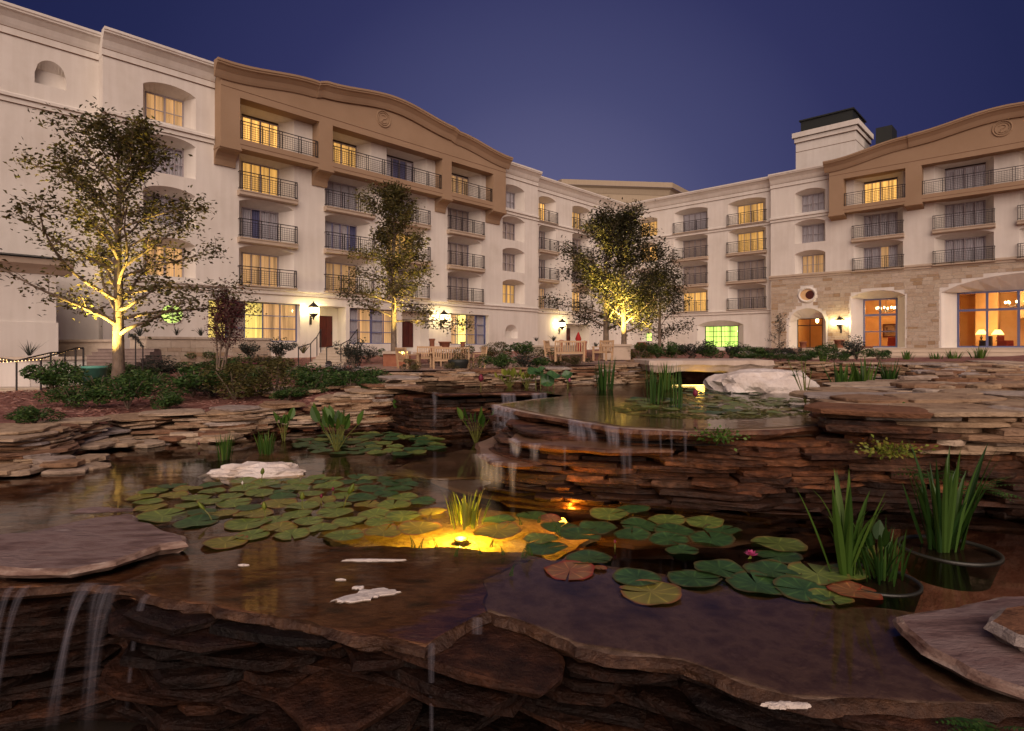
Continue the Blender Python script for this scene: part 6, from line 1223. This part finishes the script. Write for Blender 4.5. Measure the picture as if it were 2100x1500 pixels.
def handrail(pts, h, lab, lights=False, garland=False, posts=None, post_r=.025):
    t = empty("handrail", (0, 0, 0), 0, lab, "handrail"); pts = [Vector(p) for p in pts]
    q = MB(); q.tube([p + Vector((0, 0, h)) for p in pts], .026, 6); q.build("rail", M["iron"], t)
    for i in (posts or range(len(pts))):
        q = MB(); q.tube([pts[i] - Vector((0, 0, .3)), pts[i] + Vector((0, 0, h))], post_r, 6); q.build("post", M["iron"], t)
    if lights:
        q = MB()
        for a, b in zip(pts[:-1], pts[1:]):
            n = max(2, int((b - a).length / .085))
            for k in range(n):
                c = a.lerp(b, k / n) + Vector((0, -.02, h - .02)); s = .013; q.add([c + Vector(v) for v in ((s, 0, 0), (-s, 0, 0), (0, s, 0), (0, -s, 0), (0, 0, s), (0, 0, -s))], [(0, 2, 4), (2, 1, 4), (1, 3, 4), (3, 0, 4), (2, 0, 5), (1, 2, 5), (3, 1, 5), (0, 3, 5)])
        tag(q.build("string_lights", M["string"], t), kind="stuff")
    if garland:
        C = [];
        for a, b in zip(pts[:-1], pts[1:]): C += [tuple(a.lerp(b, u) + Vector((random.gauss(0, .05), random.gauss(0, .05), h + random.gauss(0, .05)))) for u in np.linspace(0, 1, 140)]
        leaf_cloud("garland", C, .08, M["bluegreen"], t, 1, 3)
    return t
handrail([P(-30, 762 + 35, 17), P(34, 738 + 68, 17), P(104, 714 + 70, 18.5), P(133, 716 + 65, 19)], .92, "rear iron handrail with string lights at far left", True)
handrail([P(-30, 770 + 45, 15.8), P(84, 734 + 72, 16), P(155, 714 + 66, 17), P(171, 714 + 65, 17.2)], .92, "front iron handrail with string lights at far left", True)
handrail([P(266, 735, 26), P(278, 742, 25.5), P(293, 762, 25)], 1.05, "iron handrail wrapped with a dark garland beside the large tree", False, True, posts=[1, 2])
handrail([P(612, 754, 28.2), P(637, 745, 29), P(650, 728, 31), P(658, 712, 31.8)], .95, "left curved handrail of the narrow steps"); handrail([P(670, 754, 28.2), P(699, 747, 29), P(716, 735, 31), P(733, 712, 31.8)], .95, "right curved handrail of the narrow steps")
c = P(674, 750, 28); q = MB(); q.box(-.12, .12, -.12, .12, 0, .26); q.lathe([(.10, .26), (.13, .3), (0, .34)], 8); u = q.build("path_light", M["iron"], None, loc=(c.x, c.y, -.98)); tag(u, "small black box light at the foot of the narrow steps", "path light")
v = P(194, 778, 15); q = MB(); q.lathe([(.0, 0), (.24, 0), (.27, .62), (.285, .62), (.285, .68), (0, .69)], 20); u = q.build("waste_bin", M["teal"], None, loc=(v.x, v.y, v.z - .35), smooth=True); tag(u, "pale teal bin half hidden behind the left shrubs", "bin")
# pots and urns
def potv(px, py, Y, wpx, hpx, lab, grp=None, shape=0):
    c = P(px, py, Y); k = Y / F; R = wpx * k / 2; h = hpx * k; q = MB()
    pr = [[(R * .72, 0), (R * .95, h * .85), (R * 1.1, h * .87), (R * 1.1, h), (R * .95, h), (R * .85, h * .8), (0, h * .8)], [(R * .98, 0), (R * .8, h * .2), (R * .78, h * .8), (R, h * .92), (R, h), (R * .85, h), (0, h * .9)], [(R * .5, 0), (R * .9, h * .3), (R, h * .62), (R * .75, h * .9), (R * .85, h), (R * .7, h), (0, h * .8)]][shape]
    q.lathe(pr, 18); return tag(q.build("clay_pot", M["terra"], None, loc=c, smooth=True), lab, "clay pot", grp)
potv(886, 722, 32, 13, 27, "tall brown clay cylinder behind the teak bench", shape=1); potv(949, 724, 32, 11, 23, "shorter brown clay cylinder right of the teak bench", shape=1); potv(912, 716, 36, 24, 15, "wide orange clay bowl by the gold lit window"); potv(1151, 722, 31, 10, 24, "clay cylinder left of the second seating group", shape=1)
potv(1199, 734, 31, 10, 34, "tall clay cylinder right of the second seating group", shape=1); potv(1315, 716, 38, 22, 14, "round clay urn behind the right tree of the group", shape=2); potv(1721, 716, 38, 19, 19, "square-shouldered terracotta pot under the right wall lantern"); potv(1647, 715, 40, 14, 14, "small terracotta pot in the arched doorway"); potv(1778, 724, 36, 22, 14, "clay pot hidden in shrubs by the tall window")
q = MB(); q.box(-.75, .75, -.5, .5, 0, .75); q.box(-.82, .82, -.57, .57, .75, .86); c = P(1262, 738, 33); u = q.build("stone_plinth", M["trim"], None, loc=(c.x, c.y, c.z)); tag(u, "square stone plinth between the two big tree trunks", "plinth")
q = MB(); q.lathe([(.05, 0), (.16, .05), (.14, .7), (.18, .8), (.1, 1.0), (.04, 1.15), (0, 1.2)], 12); c = P(1186, 722, 33); u = q.build("umbrella", mat("red_canvas", (.35, .012, .01), .8), None, loc=(c.x, c.y, -.35), smooth=True); tag(u, "furled red parasol in front of the farthest door", "parasol")
# teak furniture
def seat(px, py, Y, wid, rz, lab, name="garden_chair", cat="chair", dz=0):
    c = P(px, py, Y); t = empty(name, (c.x, c.y, c.z + dz), rz, lab, cat); W = wid / 2; wd = M["wood"]
    for sx in (-1, 1):
        q = MB(); q.box(sx * W - .035, sx * W + .035, -.28, -.21, 0, .62); q.build("leg", wd, t)
        q = MB(); q.add([(sx * W - .035, .2, 0), (sx * W + .035, .2, 0), (sx * W + .035, .27, 0), (sx * W - .035, .27, 0), (sx * W - .035, .32, .95), (sx * W + .035, .32, .95), (sx * W + .035, .38, .95), (sx * W - .035, .38, .95)], [(0, 3, 2, 1), (4, 5, 6, 7), (0, 1, 5, 4), (1, 2, 6, 5), (2, 3, 7, 6), (3, 0, 4, 7)]); q.build("leg", wd, t)
        q = MB(); q.box(sx * W - .05, sx * W + .05, -.32, .28, .62, .655); q.build("armrest", wd, t)
    for k in range(5): q = MB(); q.box(-W + .04, W - .04, -.26 + k * .1, -.18 + k * .1, .42, .445); q.build("seat_slat", wd, t)
    q = MB(); q.box(-W + .035, W - .035, -.265, -.225, .35, .415); q.box(-W + .035, W - .035, .215, .25, .35, .415); q.build("seat_rail", wd, t)
    q = MB(); q.box(-W + .035, W - .035, .315, .37, .86, .94); q.build("top_rail", wd, t)
    n = max(5, int(wid / .11))
    for k in range(n): x = -W + .06 + (wid - .12) * (k + .5) / n; q = MB(); q.add([(x - .025, .245, .45), (x + .025, .245, .45), (x + .025, .265, .45), (x - .025, .265, .45), (x - .025, .33, .87), (x + .025, .33, .87), (x + .025, .35, .87), (x - .025, .35, .87)], [(0, 3, 2, 1), (4, 5, 6, 7), (0, 1, 5, 4), (1, 2, 6, 5), (2, 3, 7, 6), (3, 0, 4, 7)]); q.build("back_slat", wd, t)
    return t
seat(836, 759, 25, .68, 2.35, "slatted teak chair at the left end, its back toward the pond"); seat(925, 758, 25, 1.45, math.pi * 1.0 + .12, "teak bench with its slatted back toward the pond", "garden_bench", "bench"); seat(880, 752, 27.5, 1.1, .1, "teak bench facing the pond behind the table", "garden_bench", "bench"); seat(978, 756, 25.5, .68, -1.25, "teak chair at the right end of the first seating group")
seat(1168, 747, 27, 1.3, math.pi - .05, "pale teak bench in the lamplight of the second seating group", "garden_bench", "bench", .12); seat(1236, 742, 27.5, .7, -.75, "pale teak armchair sitting right of the second seating group", dz=.05); seat(1135, 745, 27.5, .68, 1.2, "pale teak chair at the left of the second seating group", dz=.1)
c = P(872, 757, 26); t = empty("garden_table", c, 0, "small teak table between the left chair and the bench", "table")
q = MB(); q.lathe([(.55, .68), (.55, .72), (0, .72)], 20); q.build("tabletop", M["wood"], t)
for a in range(4): q = MB(); x, y = .38 * math.cos(a * 1.57 + .8), .38 * math.sin(a * 1.57 + .8); q.box(x - .03, x + .03, y - .03, y + .03, 0, .68); q.build("leg", M["wood"], t)
c = P(940, 757, 24.6); q = MB(); q.lathe([(.30, 0), (.42, .25), (.44, .38), (.3, .4)], 16); u = q.build("planter_bowl", M["roof"], None, loc=c, smooth=True); tag(u, "black round bowl on the patio in front of the bench", "bowl")
# spiky plants on the planter walls
for px, py, Y, s, lab in ((362, 688, 30, 20, "small spiky plant on the long planter wall, left one"), (412, 689, 31.5, 20, "small spiky plant on the long planter wall, right one"), (286, 690, 29.5, 26, "bushy spiky plant on the planter wall nearest the tree"), (468, 690, 33, 26, "dark low plant on the planter wall under the big window"), (622, 725, 29, 26, "yucca with long spiky leaves left of the narrow steps"), (60, 730, 22.8, 36, "arching spiky plant behind the low white wall"), (1100, 700, 41, 10, "small round plant on the short far planter wall"), (1135, 700, 41.5, 14, "second small plant on the short far planter wall"), (1222, 712, 36, 12, "small dark mushroom-shaped plant left of the plinth"), (118, 765, 18, 40, "spiky dark shrub among the left handrails")):
    c = P(px, py, Y); k = Y / F; o = link("spiky_plant", blade_mesh(34, s * k, .9, .018 if Y > 25 else .014, .3, M["bluegreen"] if px != 622 else M["olive"], px, .06), None, loc=c); tag(o, lab, "plant")
